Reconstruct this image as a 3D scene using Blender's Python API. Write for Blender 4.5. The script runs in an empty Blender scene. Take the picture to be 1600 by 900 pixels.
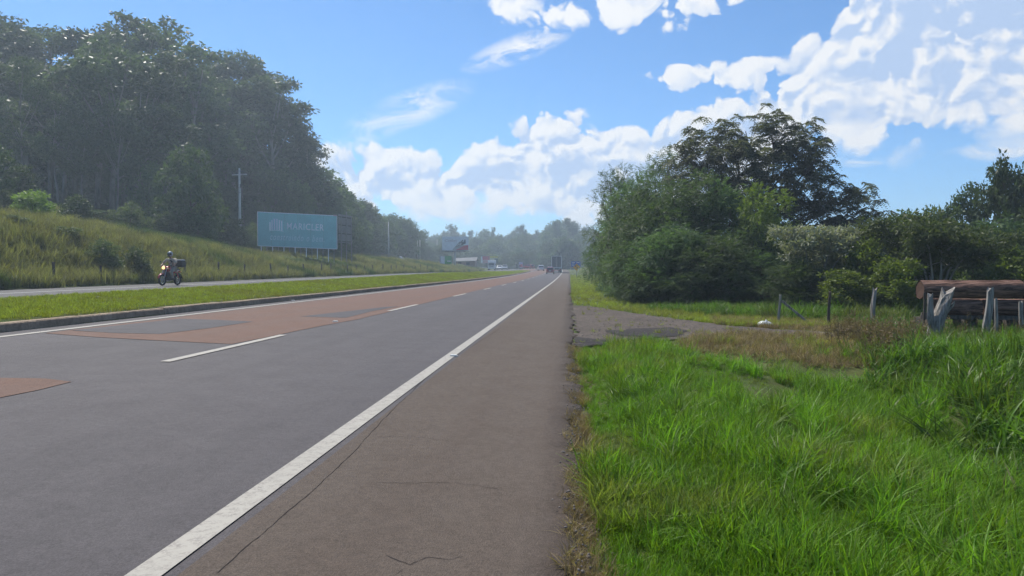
import bpy, bmesh, math, random
import numpy as np
from mathutils import Vector, Matrix, Euler

random.seed(7)
RNG = np.random.default_rng(7)
R = math.radians
scn = bpy.context.scene
COL = scn.collection

# ------------------------------------------------------------------ camera
EYE = Vector((0.0, 0.0, 1.40))
FPX = 1120.0                                   # focal length in photo pixels (1600 wide)
YAW, PITCH = math.atan(90 / FPX), math.atan(28 / FPX)
cam_d = bpy.data.cameras.new('camera')
cam_d.sensor_width = 36.0
cam_d.lens = 36.0 * FPX / 1600.0
cam_d.clip_start, cam_d.clip_end = 0.05, 9000
cam = bpy.data.objects.new('camera', cam_d)
COL.objects.link(cam)
cam.location = EYE
cam.rotation_euler = Euler((R(90) - PITCH, 0, YAW), 'XYZ')
scn.camera = cam
CAMR = cam.rotation_euler.to_matrix()

def ray(px, py):
    return CAMR @ Vector(((px - 800) / FPX, -(py - 450) / FPX, -1.0))

# ------------------------------------------------------------------ sun, sky, exposure
SUN_AZ, SUN_EL = R(-40), R(54)                 # clockwise from +Y, so the sun stands ahead to the left
sun_vec = Vector((math.sin(SUN_AZ) * math.cos(SUN_EL), math.cos(SUN_AZ) * math.cos(SUN_EL), math.sin(SUN_EL)))
sun_d = bpy.data.lights.new('sun', 'SUN')
sun_d.energy = 4.2
sun_d.angle = R(0.8)
sun_d.color = (1.0, 0.95, 0.87)
sun = bpy.data.objects.new('sun', sun_d)
sun.rotation_euler = sun_vec.to_track_quat('Z', 'Y').to_euler()
sun.location = (0, 0, 60)
COL.objects.link(sun)

world = bpy.data.worlds.new('World')
scn.world = world
world.use_nodes = True
WT = world.node_tree
for n in list(WT.nodes): WT.nodes.remove(n)

class NB:
    """small helper to write node graphs"""
    def __init__(s, tree): s.t = tree
    def n(s, typ, **kw):
        nd = s.t.nodes.new(typ)
        for k, v in kw.items(): setattr(nd, k, v)
        return nd
    def put(s, sock, v):
        if isinstance(v, bpy.types.NodeSocket): s.t.links.new(v, sock)
        elif v is not None: sock.default_value = v
    def m(s, op, a, b=None, c=None, clamp=False):
        nd = s.n('ShaderNodeMath', operation=op, use_clamp=clamp)
        s.put(nd.inputs[0], a); s.put(nd.inputs[1], b)
        if c is not None: s.put(nd.inputs[2], c)
        return nd.outputs[0]
    def vm(s, op, a, b=None, scale=None):
        nd = s.n('ShaderNodeVectorMath', operation=op)
        s.put(nd.inputs[0], a)
        if b is not None: s.put(nd.inputs[1], b)
        if scale is not None: s.put(nd.inputs['Scale'], scale)
        return nd.outputs[0]
    def ss(s, x, lo, hi, a=0.0, b=1.0):
        nd = s.n('ShaderNodeMapRange', interpolation_type='SMOOTHSTEP')
        s.put(nd.inputs[0], x); s.put(nd.inputs[1], lo); s.put(nd.inputs[2], hi); s.put(nd.inputs[3], a); s.put(nd.inputs[4], b)
        return nd.outputs[0]
    def noise(s, vec, scale, detail=4, rough=.55, dist=0.0):
        nd = s.n('ShaderNodeTexNoise')
        if vec is not None: s.put(nd.inputs['Vector'], vec)
        nd.inputs['Scale'].default_value = scale; nd.inputs['Detail'].default_value = detail
        nd.inputs['Roughness'].default_value = rough; nd.inputs['Distortion'].default_value = dist
        return nd
    def vor(s, vec, scale, detail=0, rough=.5, feature='F1'):
        nd = s.n('ShaderNodeTexVoronoi', feature=feature)
        if vec is not None: s.put(nd.inputs['Vector'], vec)
        nd.inputs['Scale'].default_value = scale
        if feature != 'DISTANCE_TO_EDGE':
            nd.inputs['Detail'].default_value = detail; nd.inputs['Roughness'].default_value = rough
        return nd
    def mix(s, f, a, b, typ='MIX'):
        nd = s.n('ShaderNodeMix', data_type='RGBA', blend_type=typ)
        s.put(nd.inputs[0], f)
        for i, v in ((6, a), (7, b)):
            if isinstance(v, tuple) and len(v) == 3: v = v + (1,)
            s.put(nd.inputs[i], v)
        return nd.outputs[2]
    def map(s, vec, scale=(1, 1, 1), loc=(0, 0, 0)):
        nd = s.n('ShaderNodeMapping')
        s.put(nd.inputs[0], vec); nd.inputs['Scale'].default_value = scale; nd.inputs['Location'].default_value = loc
        return nd.outputs[0]

def skyp(px, py):
    d = ray(px, py).normalized()
    return d.x / (1 + d.y), d.z / (1 + d.y)

def build_world():
    b = NB(WT)
    sky = b.n('ShaderNodeTexSky', sky_type='NISHITA')
    sky.sun_disc = False
    sky.sun_elevation = SUN_EL
    sky.sun_rotation = SUN_AZ % (2 * math.pi)
    sky.altitude = 1500; sky.air_density = 1.0; sky.dust_density = 0.1; sky.ozone_density = 3.0
    dirv = b.vm('NORMALIZE', b.n('ShaderNodeTexCoord').outputs['Generated'])
    sep = b.n('ShaderNodeSeparateXYZ'); b.put(sep.inputs[0], dirv)
    k = b.m('ADD', sep.outputs[1], 1.0001)
    u = b.m('DIVIDE', sep.outputs[0], k)
    v = b.m('DIVIDE', sep.outputs[2], k)
    cmb = b.n('ShaderNodeCombineXYZ'); b.put(cmb.inputs[0], u); b.put(cmb.inputs[1], v)
    P = cmb.outputs[0]
    U0, U1, V0, V1 = -1.0, 1.0, -.1, .7
    def curve(pts):
        nd = b.n('ShaderNodeFloatCurve')
        b.put(nd.inputs['Value'], b.m('MULTIPLY_ADD', u, 1 / (U1 - U0), -U0 / (U1 - U0), clamp=True))
        c = nd.mapping.curves[0]
        q = sorted(((p[0] - U0) / (U1 - U0), (p[1] - V0) / (V1 - V0)) for p in (skyp(*t) if abs(t[0]) < 5000 else (t[0] / 1e4, t[1]) for t in pts))
        while len(c.points) < len(q): c.points.new(.5, .5)
        for pt, (x, y) in zip(c.points, q):
            pt.location = (x, y); pt.handle_type = 'VECTOR'
        nd.mapping.update()
        return b.m('MULTIPLY_ADD', nd.outputs[0], V1 - V0, V0)
    # upper and lower outline of the cumulus bank round the horizon (directions; the ends carry it round the sky)
    top = curve([(-10000, .16), (-6500, .10), (-800, 300), (-300, 250), (250, 270), (400, 262), (500, 226), (640, 228), (665, 244), (735, 238), (765, 208), (800, 200), (818, 174),
                 (880, 182), (960, 184), (1012, 196), (1024, 212), (1034, 168), (1062, 160), (1092, 168), (1112, 150), (1168, 140), (1182, 116), (1236, 100),
                 (1252, 72), (1300, 44), (1318, 0), (1345, -60), (1480, -170), (1750, -260), (2100, -100), (6500, .2), (10000, .16)])
    bot = curve([(-10000, 0), (-6500, 0), (-800, 380), (400, 380), (520, 362), (650, 346), (700, 356), (770, 346), (830, 350), (870, 360), (905, 360), (1010, 385),
                 (1100, 370), (1190, 275), (1280, 240), (1400, 240), (1500, 215), (1620, 215), (1800, 260), (2100, 400), (6500, 0), (10000, 0)])
    d_top = b.m('MULTIPLY', b.m('SUBTRACT', top, v), 52)
    h_bot = b.m('SUBTRACT', v, bot)
    d_in = b.m('MINIMUM', d_top, b.m('MULTIPLY', h_bot, 34))
    def ell(px, py, w, h, lean=0.0):
        a, e = skyp(px, py)
        ra = (skyp(px + w, py)[0] - skyp(px - w, py)[0]) / 2
        re = (skyp(px, py - h)[1] - skyp(px, py + h)[1]) / 2
        ax = b.m('SUBTRACT', u, a); ey = b.m('SUBTRACT', v, e)
        if lean: ey = b.m('SUBTRACT', ey, b.m('MULTIPLY', ax, lean))
        dx = b.m('MULTIPLY', ax, 1 / ra); dy = b.m('MULTIPLY', ey, 1 / re)
        return b.m('SUBTRACT', 1.0, b.m('ADD', b.m('MULTIPLY', dx, dx), b.m('MULTIPLY', dy, dy)))
    for q in (ell(1120, 116, 120, 30), ell(1020, -22, 360, 74)):
        d_in = b.m('MAXIMUM', d_in, b.m('MULTIPLY', b.m('SUBTRACT', q, .28), .7))
    warp = b.noise(P, 14, 3, .55)
    wv0 = b.vm('SCALE', b.vm('SUBTRACT', warp.outputs[1], (.5, .5, .5)), scale=.05)
    def texture(pv):
        wv = b.vm('ADD', pv, wv0)
        nn = b.n('ShaderNodeTexNoise', noise_dimensions='2D'); b.put(nn.inputs['Vector'], b.map(pv, (1, 1.5, 1)))
        nn.inputs['Scale'].default_value = 16; nn.inputs['Detail'].default_value = 7; nn.inputs['Roughness'].default_value = .6
        vn = b.n('ShaderNodeTexVoronoi', voronoi_dimensions='2D', feature='SMOOTH_F1')
        b.put(vn.inputs['Vector'], b.vm('ADD', wv, b.vm('SCALE', b.vm('SUBTRACT', nn.outputs[1], (.5, .5, .5)), scale=.018)))
        vn.inputs['Scale'].default_value = 34; vn.inputs['Smoothness'].default_value = .22
        vn.inputs['Detail'].default_value = 2.6; vn.inputs['Roughness'].default_value = .5
        q1 = b.m('MULTIPLY', vn.outputs['Distance'], vn.outputs['Distance'])
        return b.m('ADD', b.m('MULTIPLY', b.m('SUBTRACT', .60, q1), 0.95), b.m('MULTIPLY', b.m('SUBTRACT', nn.outputs[0], .5), 1.25))
    t0 = texture(P)
    so = Vector((-.5, 1.0)).normalized() * .0055
    t1 = texture(b.vm('ADD', P, (so.x, so.y, 0)))
    d0 = b.m('ADD', d_in, b.m('MULTIPLY', t0, .8))
    alpha = b.ss(d0, .0, b.ss(b.m('ADD', b.m('MULTIPLY', warp.outputs[0], .6), b.m('SUBTRACT', .35, b.m('MULTIPLY', h_bot, 10))), .45, .75, .26, .85))
    relief = b.m('SUBTRACT', t0, t1)
    thick = b.ss(d_in, .1, 2.1)
    low = b.n('ShaderNodeTexNoise', noise_dimensions='2D'); b.put(low.inputs['Vector'], b.map(P, (1, 1.4, 1), (.37, .11, 0)))
    low.inputs['Scale'].default_value = 8; low.inputs['Detail'].default_value = 4; low.inputs['Roughness'].default_value = .55
    body = b.m('MULTIPLY', thick, b.ss(low.outputs[0], .30, .64), clamp=True)
    shade = b.m('ADD', b.m('MULTIPLY_ADD', body, .85, .16), b.m('MULTIPLY', relief, b.ss(thick, .0, .35, -1.1, -2.0)), clamp=True)
    ccol = b.mix(shade, CLOUD_LIT, CLOUD_DARK)
    skyc = b.mix(1.0, sky.outputs[0], SKY_TINT, 'MULTIPLY')
    wn = b.noise(b.map(P, (24, 62, 1)), 1.0, 6, .66, 1.2).outputs[0]
    wa = None
    for px, py, w, h, s_ in [(810, 76, 95, 26, .5), (640, 170, 110, 34, .4), (540, 225, 120, 16, .3), (1350, 253, 45, 9, .5), (1640, 228, 190, 22, .6)]:
        q = b.m('MULTIPLY', b.m('MAXIMUM', ell(px, py, w, h, .32 if px < 1000 else .05), 0.0), s_)
        wa = q if wa is None else b.m('MAXIMUM', wa, q)
    wa = b.m('MULTIPLY', wa, b.ss(wn, .36, .66, 0, 2.0), clamp=True)
    c1 = b.mix(wa, skyc, CLOUD_LIT)
    c2 = b.mix(b.m('MULTIPLY', alpha, .96), c1, ccol)
    bg = b.n('ShaderNodeBackground'); bg.inputs[1].default_value = SKY_STRENGTH
    b.put(bg.inputs[0], c2)
    out = b.n('ShaderNodeOutputWorld')
    b.t.links.new(bg.outputs[0], out.inputs[0])
    world.cycles.sampling_method = 'MANUAL'; world.cycles.sample_map_resolution = 512
SKY_STRENGTH = 0.079
SKY_TINT = (0.66, 1.01, 1.24)
CLOUD_LIT = (7.9, 7.9, 7.9)
CLOUD_DARK = (3.9, 5.1, 7.2)
build_world()

scn.view_settings.view_transform = 'Standard'
scn.view_settings.look = 'None'
scn.view_settings.exposure = 0.66
scn.view_settings.gamma = 1.0
scn.view_settings.use_curve_mapping = False
scn.cycles.use_adaptive_sampling = True
scn.cycles.adaptive_threshold = 0.02
scn.cycles.use_denoising = True
scn.cycles.denoiser = 'OPENIMAGEDENOISE'
scn.cycles.max_bounces = 4
scn.cycles.diffuse_bounces = 2
scn.cycles.transmission_bounces = 4
scn.cycles.transparent_max_bounces = 6
scn.cycles.volume_bounces = 0
scn.cycles.sample_clamp_indirect = 6.0

# ------------------------------------------------------------------ helpers: tags, meshes
def tag(o, label=None, cat=None, group=None, kind=None):
    if label: o['label'] = label
    if cat: o['category'] = cat
    if group: o['group'] = group
    if kind: o['kind'] = kind
    return o

def link(o, parent=None):
    COL.objects.link(o)
    if parent is not None: o.parent = parent
    return o

def empty(name, loc=(0, 0, 0), rz=0.0):
    o = bpy.data.objects.new(name, None)
    o.empty_display_size = .2
    o.location = loc; o.rotation_euler = (0, 0, rz)
    return link(o)

def npmesh(name, V, F, mat=None, attrs=None, smooth=False):
    """mesh from numpy arrays; F is (n,3) or (n,4)"""
    V = np.asarray(V, np.float32); F = np.asarray(F, np.int32)
    me = bpy.data.meshes.new(name)
    nf, k = F.shape
    me.vertices.add(len(V)); me.vertices.foreach_set('co', V.ravel())
    me.loops.add(nf * k); me.loops.foreach_set('vertex_index', F.ravel())
    me.polygons.add(nf)
    me.polygons.foreach_set('loop_start', np.arange(0, nf * k, k, dtype=np.int32))
    if smooth: me.polygons.foreach_set('use_smooth', np.ones(nf, bool))
    for an, av in (attrs or {}).items():
        a = me.attributes.new(an, 'FLOAT', 'POINT'); a.data.foreach_set('value', np.asarray(av, np.float32))
    me.update(calc_edges=True)
    if mat: me.materials.append(mat)
    return me

class MB:
    """collects boxes, bars, tubes and sheets; build() links them as ONE mesh object"""
    def __init__(s): s.v = []; s.f = []; s.sm = []
    def add(s, verts, faces, smooth=False):
        o = len(s.v); s.v += [tuple(p) for p in verts]
        for f in faces: s.f.append(tuple(i + o for i in f)); s.sm.append(smooth)
        return s
    def box(s, c, d, rot=None, taper=1.0, tx=None):
        x, y, z = (q / 2 for q in d); t = taper; ty = taper if tx is None else tx
        p = [(-x, -y, -z), (x, -y, -z), (x, y, -z), (-x, y, -z), (-x * t, -y * ty, z), (x * t, -y * ty, z), (x * t, y * ty, z), (-x * t, y * ty, z)]
        M = rot if rot is not None else Matrix.Identity(3)
        s.add([Vector(c) + M @ Vector(q) for q in p], [(3, 2, 1, 0), (4, 5, 6, 7), (0, 1, 5, 4), (1, 2, 6, 5), (2, 3, 7, 6), (3, 0, 4, 7)])
        return s
    def bar(s, a, b, w, h=None):
        a, b = Vector(a), Vector(b); d = b - a
        q = d.to_track_quat('Y', 'Z').to_matrix()
        return s.box((a + b) / 2, (w, d.length, h or w), q)
    def tube(s, pts, radii, n=8, cap=True):
        pts = [Vector(p) for p in pts]
        if not hasattr(radii, '__len__'): radii = [radii] * len(pts)
        o = len(s.v); up = None
        for i, p in enumerate(pts):
            d = (pts[min(i + 1, len(pts) - 1)] - pts[max(i - 1, 0)])
            d = d.normalized() if d.length > 1e-9 else Vector((0, 0, 1))
            if up is None: up = Vector((1, 0, 0)) if abs(d.x) < .8 else Vector((0, 1, 0))
            a = (up - d * up.dot(d)).normalized(); up = a; c = d.cross(a)
            for k in range(n):
                t = 2 * math.pi * k / n
                s.v.append(tuple(p + (a * math.cos(t) + c * math.sin(t)) * radii[i]))
        for i in range(len(pts) - 1):
            for k in range(n):
                k2 = (k + 1) % n
                s.f.append((o + i * n + k, o + i * n + k2, o + (i + 1) * n + k2, o + (i + 1) * n + k)); s.sm.append(True)
        if cap:
            s.f.append(tuple(o + k for k in range(n))[::-1]); s.sm.append(False)
            e = o + (len(pts) - 1) * n
            s.f.append(tuple(e + k for k in range(n))); s.sm.append(False)
        return s
    def torus(s, c, axis, r, tr, n=24, m=8):
        c = Vector(c); ax = Vector(axis).normalized()
        a = ax.orthogonal().normalized(); bb = ax.cross(a); o = len(s.v)
        for i in range(n):
            t = 2 * math.pi * i / n; rd = a * math.cos(t) + bb * math.sin(t)
            for k in range(m):
                q = 2 * math.pi * k / m
                s.v.append(tuple(c + rd * (r + tr * math.cos(q)) + ax * tr * math.sin(q)))
        for i in range(n):
            for k in range(m):
                i2, k2 = (i + 1) % n, (k + 1) % m
                s.f.append((o + i * m + k, o + i2 * m + k, o + i2 * m + k2, o + i * m + k2)); s.sm.append(True)
        return s
    def loft(s, rings, cap=True, smooth=True):
        o = len(s.v); n = len(rings[0])
        for r in rings: s.v += [tuple(p) for p in r]
        for i in range(len(rings) - 1):
            for k in range(n):
                k2 = (k + 1) % n
                s.f.append((o + i * n + k, o + i * n + k2, o + (i + 1) * n + k2, o + (i + 1) * n + k)); s.sm.append(smooth)
        if cap:
            s.f.append(tuple(o + k for k in range(n))[::-1]); s.sm.append(False)
            e = o + (len(rings) - 1) * n
            s.f.append(tuple(e + k for k in range(n))); s.sm.append(False)
        return s
    def ball(s, c, r, n=12, m=8, sc=(1, 1, 1)):
        rings = []
        for i in range(m + 1):
            t = math.pi * i / m
            rr = max(.02, math.sin(t)) * r
            rings.append([(c[0] + rr * sc[0] * math.cos(2 * math.pi * k / n), c[1] + rr * sc[1] * math.sin(2 * math.pi * k / n), c[2] - r * sc[2] * math.cos(t)) for k in range(n)])
        return s.loft(rings)
    def poly(s, pts, thick=0.0, nrm=(0, 0, 1)):
        n = len(pts)
        if thick == 0: return s.add(pts, [tuple(range(n))])
        N = Vector(nrm).normalized() * thick
        q = [Vector(p) for p in pts]
        return s.add(q + [p - N for p in q], [tuple(range(n)), tuple(range(2 * n - 1, n - 1, -1))] + [((i + 1) % n, i, i + n, (i + 1) % n + n) for i in range(n)])
    def mesh(s, name, mat):
        me = bpy.data.meshes.new(name); me.from_pydata(s.v, [], s.f)
        me.polygons.foreach_set('use_smooth', s.sm)
        if mat: me.materials.append(mat)
        me.update()
        return me
    def build(s, name, mat, parent=None, bevel=0.0):
        o = bpy.data.objects.new(name, s.mesh(name, mat)); link(o, parent)
        if bevel:
            md = o.modifiers.new('bevel', 'BEVEL'); md.width = bevel; md.segments = 2; md.limit_method = 'ANGLE'
        return o

def copy_tree(o, parent=None):
    c = o.copy(); COL.objects.link(c); c.parent = parent
    for ch in o.children: copy_tree(ch, c)
    return c

# ------------------------------------------------------------------ materials
MATS = {}
def mat(name):
    m = bpy.data.materials.new(name); m.use_nodes = True
    t = m.node_tree
    for n in list(t.nodes): t.nodes.remove(n)
    b = NB(t)
    out = b.n('ShaderNodeOutputMaterial'); p = b.n('ShaderNodeBsdfPrincipled')
    t.links.new(p.outputs[0], out.inputs[0])
    MATS[name] = m
    return m, b, p, out

def plain(name, col, rough=.6, metal=0.0, var=.12, scale=6.0, spec=.4, emit=None, coat=0.0):
    m, b, p, out = mat(name)
    tc = b.n('ShaderNodeTexCoord').outputs['Object']
    n = b.noise(tc, scale, 4, .6).outputs[0]
    f = b.ss(n, .3, .7, 1 - var, 1 + var)
    b.put(p.inputs['Base Color'], b.mix(1.0, col, b.vm('SCALE', (1, 1, 1), scale=f), 'MULTIPLY'))
    p.inputs['Roughness'].default_value = rough; p.inputs['Metallic'].default_value = metal
    p.inputs['Specular IOR Level'].default_value = spec
    p.inputs['Coat Weight'].default_value = coat
    if emit: p.inputs['Emission Color'].default_value = emit[0] + (1,); p.inputs['Emission Strength'].default_value = emit[1]
    return m

def asphalt(name, col, col2, rough=.75, streak=.5, grain=1.0, crack=0.0):
    m, b, p, out = mat(name)
    pos = b.n('ShaderNodeNewGeometry').outputs['Position']
    fine = b.noise(pos, 90, 3, .7).outputs[0]
    agg = b.vor(pos, 130).outputs['Distance']
    mid = b.noise(pos, 2.2, 5, .65).outputs[0]
    lng = b.noise(b.map(pos, (1.6, .05, 1)), 1.0, 4, .6).outputs[0]
    c = b.mix(b.ss(lng, .32, .68, 0, streak), col, col2)
    c = b.mix(b.ss(mid, .42, .72, 0, .25), c, tuple(q * .88 for q in col))
    blot = b.noise(pos, .35, 4, .6).outputs[0]
    c = b.mix(b.ss(blot, .45, .75, 0, .35), c, tuple(q * 1.07 for q in col2))
    f = b.m('ADD', b.ss(fine, .25, .75, .62, 1.30), b.m('ADD', b.ss(agg, .0, .5, -.16, .16), b.ss(b.noise(pos, 17, 4, .7).outputs[0], .3, .7, -.13, .13)))
    c = b.mix(1.0, c, b.vm('SCALE', (1, 1, 1), scale=f), 'MULTIPLY')
    speck = b.vor(pos, 23).outputs['Distance']
    c = b.mix(b.ss(speck, .05, .03, 0, .5), c, (.2, .19, .17))
    b.put(p.inputs['Base Color'], c)
    b.put(p.inputs['Roughness'], b.ss(mid, .3, .7, rough - .02, rough + .03))
    p.inputs['Specular IOR Level'].default_value = .22
    bp = b.n('ShaderNodeBump'); bp.inputs['Strength'].default_value = .45 * grain; bp.inputs['Distance'].default_value = .006
    b.put(bp.inputs['Height'], b.m('ADD', agg, b.m('MULTIPLY', fine, 1.2)))
    b.put(p.inputs['Normal'], bp.outputs[0])
    return m

M_road = asphalt('asphalt_dark', (.057, .051, .053), (.073, .065, .067), .76, .6)
M_road2 = asphalt('asphalt_patch_dark', (.050, .045, .048), (.060, .054, .057), .76, .4)
M_red = asphalt('asphalt_red', (.12, .064, .043), (.103, .063, .047), .8, .6)
M_shoulder = asphalt('asphalt_shoulder', (.075, .056, .043), (.089, .070, .055), .85, .7, 1.5)
M_far = asphalt('asphalt_grey', (.062, .06, .058), (.073, .071, .068), .75, .5)

def paint_mat(name, col, wear):
    m, b, p, out = mat(name)
    pos = b.n('ShaderNodeNewGeometry').outputs['Position']
    n = b.noise(pos, 14, 5, .7).outputs[0]; n2 = b.noise(pos, 70, 3, .6).outputs[0]
    k = b.m('MULTIPLY', b.ss(n, .40, .66), b.ss(n2, .35, .6), clamp=True)
    c = b.mix(b.m('MULTIPLY', k, wear), col, (.17, .15, .13))
    c = b.mix(b.ss(b.noise(pos, 1.3, 3, .6).outputs[0], .4, .7, 0, .3), c, tuple(q * .72 for q in col))
    b.put(p.inputs['Base Color'], c); p.inputs['Roughness'].default_value = .7
    bp = b.n('ShaderNodeBump'); bp.inputs['Strength'].default_value = .3; bp.inputs['Distance'].default_value = .004
    b.put(bp.inputs['Height'], n2); b.put(p.inputs['Normal'], bp.outputs[0])
    return m
M_paint = paint_mat('road_paint', (.31, .29, .245), .95)
M_paint_far = paint_mat('road_paint_faded', (.46, .46, .44), .5)
M_crack = plain('crack', (.036, .030, .027), .95, spec=.1)

def ground_mat():
    m, b, p, out = mat('soil_and_thatch')
    pos = b.n('ShaderNodeNewGeometry').outputs['Position']
    n1 = b.noise(pos, .35, 5, .6).outputs[0]; n2 = b.noise(pos, 3.5, 5, .65).outputs[0]; n3 = b.noise(pos, 30, 3, .7).outputs[0]
    c = b.mix(b.ss(n1, .38, .64), (.062, .092, .022), (.10, .105, .035))
    c = b.mix(b.ss(n2, .5, .74, 0, .6), c, (.07, .055, .03))
    c = b.mix(b.ss(n3, .35, .7, 0, .5), c, (.035, .05, .014))
    b.put(p.inputs['Base Color'], c); p.inputs['Roughness'].default_value = .95; p.inputs['Specular IOR Level'].default_value = .1
    bp = b.n('ShaderNodeBump'); bp.inputs['Strength'].default_value = .8; bp.inputs['Distance'].default_value = .05
    b.put(bp.inputs['Height'], b.m('ADD', n2, b.m('MULTIPLY', n3, .5))); b.put(p.inputs['Normal'], bp.outputs[0])
    return m
M_ground = ground_mat()

def dirt_mat(name, c1, c2, c3):
    m, b, p, out = mat(name)
    pos = b.n('ShaderNodeNewGeometry').outputs['Position']
    n1 = b.noise(pos, 1.1, 5, .65).outputs[0]; n2 = b.noise(pos, 9, 5, .7).outputs[0]; v = b.vor(pos, 38, 1).outputs['Distance']
    c = b.mix(b.ss(n1, .36, .62), c1, c2)
    c = b.mix(b.ss(n2, .42, .66, 0, .9), c, c3)
    n0 = b.noise(pos, .55, 4, .6).outputs[0]
    c = b.mix(b.ss(n0, .5, .66, 0, .55), c, tuple(q * .62 for q in c1))
    c = b.mix(b.ss(n0, .44, .34, 0, .5), c, tuple(q * 1.35 for q in c2))
    c = b.mix(b.ss(v, .25, .12, 0, .35), c, (.17, .15, .13))
    b.put(p.inputs['Base Color'], c); p.inputs['Roughness'].default_value = .92; p.inputs['Specular IOR Level'].default_value = .2
    bp = b.n('ShaderNodeBump'); bp.inputs['Strength'].default_value = .9; bp.inputs['Distance'].default_value = .02
    b.put(bp.inputs['Height'], b.m('SUBTRACT', n2, b.m('MULTIPLY', v, .6))); b.put(p.inputs['Normal'], bp.outputs[0])
    return m
M_dirt = dirt_mat('gravel_dirt', (.092, .074, .060), (.118, .096, .078), (.045, .036, .030))
M_wet = dirt_mat('dark_damp_gravel', (.035, .03, .028), (.05, .043, .04), (.022, .019, .018))
M_concrete = dirt_mat('kerb_concrete', (.42, .32, .225), (.33, .25, .175), (.24, .18, .125))

def leaf_mat(name, c_dark, c_light, trans=.35, rough=.5, tone_inst=False, dry=None):
    m, b, p, out = mat(name)
    v = b.n('ShaderNodeAttribute', attribute_name='v').outputs['Fac']
    c = b.mix(v, c_dark, c_light)
    if tone_inst:
        t = b.n('ShaderNodeAttribute', attribute_name='tone', attribute_type='INSTANCER').outputs['Fac']
        c = b.mix(t, c, dry)
    rnd = b.n('ShaderNodeObjectInfo').outputs['Random']
    hs = b.n('ShaderNodeHueSaturation')
    b.put(hs.inputs['Hue'], b.ss(rnd, 0, 1, .488, .512)); b.put(hs.inputs['Value'], b.ss(rnd, 0, 1, .72, 1.30)); b.put(hs.inputs['Color'], c)
    c = hs.outputs[0]
    b.put(p.inputs['Base Color'], c); p.inputs['Roughness'].default_value = rough; p.inputs['Specular IOR Level'].default_value = .16
    tr = b.n('ShaderNodeBsdfTranslucent'); b.put(tr.inputs[0], b.mix(1.0, c, (1.15, 1.25, .55), 'MULTIPLY'))
    mx = b.n('ShaderNodeMixShader'); mx.inputs[0].default_value = trans
    b.t.links.new(p.outputs[0], mx.inputs[1]); b.t.links.new(tr.outputs[0], mx.inputs[2]); b.t.links.new(mx.outputs[0], out.inputs[0])
    return m

M_euc = leaf_mat('eucalyptus_leaves', (.046, .068, .034), (.105, .14, .065), .32)
M_dense = leaf_mat('dark_broad_leaves', (.040, .070, .028), (.10, .145, .055), .34)
M_leuc = leaf_mat('feathery_leaves', (.048, .084, .034), (.115, .168, .068), .40)
M_bright = leaf_mat('bright_leaves', (.10, .15, .03), (.19, .255, .05), .42)
M_pale = leaf_mat('pale_flowering_leaves', (.15, .18, .11), (.46, .46, .35), .3)
M_pinn = leaf_mat('pinnate_leaves', (.09, .10, .07), (.18, .195, .13), .38)
M_olive = leaf_mat('olive_leaves', (.06, .088, .034), (.13, .16, .068), .38)
M_grass = leaf_mat('lush_grass', (.060, .14, .008), (.155, .285, .024), .5, .45, True, (.25, .19, .085))
M_weed = leaf_mat('broad_weed_leaves', (.045, .10, .010), (.12, .205, .028), .46, .42, True, (.13, .10, .05))
M_bank = leaf_mat('tall_bank_grass', (.125, .13, .048), (.26, .235, .11), .45, .6, True, (.05, .085, .022))
M_mown = leaf_mat('mown_grass', (.16, .20, .025), (.29, .33, .055), .5, .5, True, (.16, .13, .05))
M_dry = leaf_mat('dry_straw', (.20, .145, .075), (.36, .27, .15), .3, .7, True, (.12, .09, .06))

def bark_mat(name, c1, c2, scale=(9, 9, 1.2), bump=.6):
    m, b, p, out = mat(name)
    tc = b.n('ShaderNodeTexCoord').outputs['Object']
    n = b.noise(b.map(tc, scale), 1.0, 6, .65, .5).outputs[0]
    b.put(p.inputs['Base Color'], b.mix(b.ss(n, .32, .66), c1, c2)); p.inputs['Roughness'].default_value = .9; p.inputs['Specular IOR Level'].default_value = .15
    bp = b.n('ShaderNodeBump'); bp.inputs['Strength'].default_value = bump; bp.inputs['Distance'].default_value = .02
    b.put(bp.inputs['Height'], n); b.put(p.inputs['Normal'], bp.outputs[0])
    return m
M_bark_pale = bark_mat('pale_smooth_bark', (.13, .12, .105), (.24, .225, .20), (2, 2, .6), .2)
M_bark = bark_mat('brown_bark', (.07, .055, .042), (.14, .115, .09))
M_bark_grey = bark_mat('grey_branch_bark', (.20, .19, .16), (.33, .31, .27), (4, 4, 1), .3)
M_log = bark_mat('red_brown_log_bark', (.035, .018, .014), (.27, .155, .11), (1.6, 20, 20), 1.0)
M_logend = bark_mat('cut_log_end', (.06, .035, .025), (.12, .07, .05), (3, 3, 3), .3)
M_post = bark_mat('weathered_post_wood', (.12, .105, .09), (.36, .335, .30), (26, 26, 2.2), .9)
M_postdark = bark_mat('dark_post_wood', (.05, .042, .035), (.11, .095, .08), (20, 20, 3), .6)
M_board = bark_mat('grey_board_wood', (.19, .18, .17), (.30, .285, .27), (12, 12, 1), .4)

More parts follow.
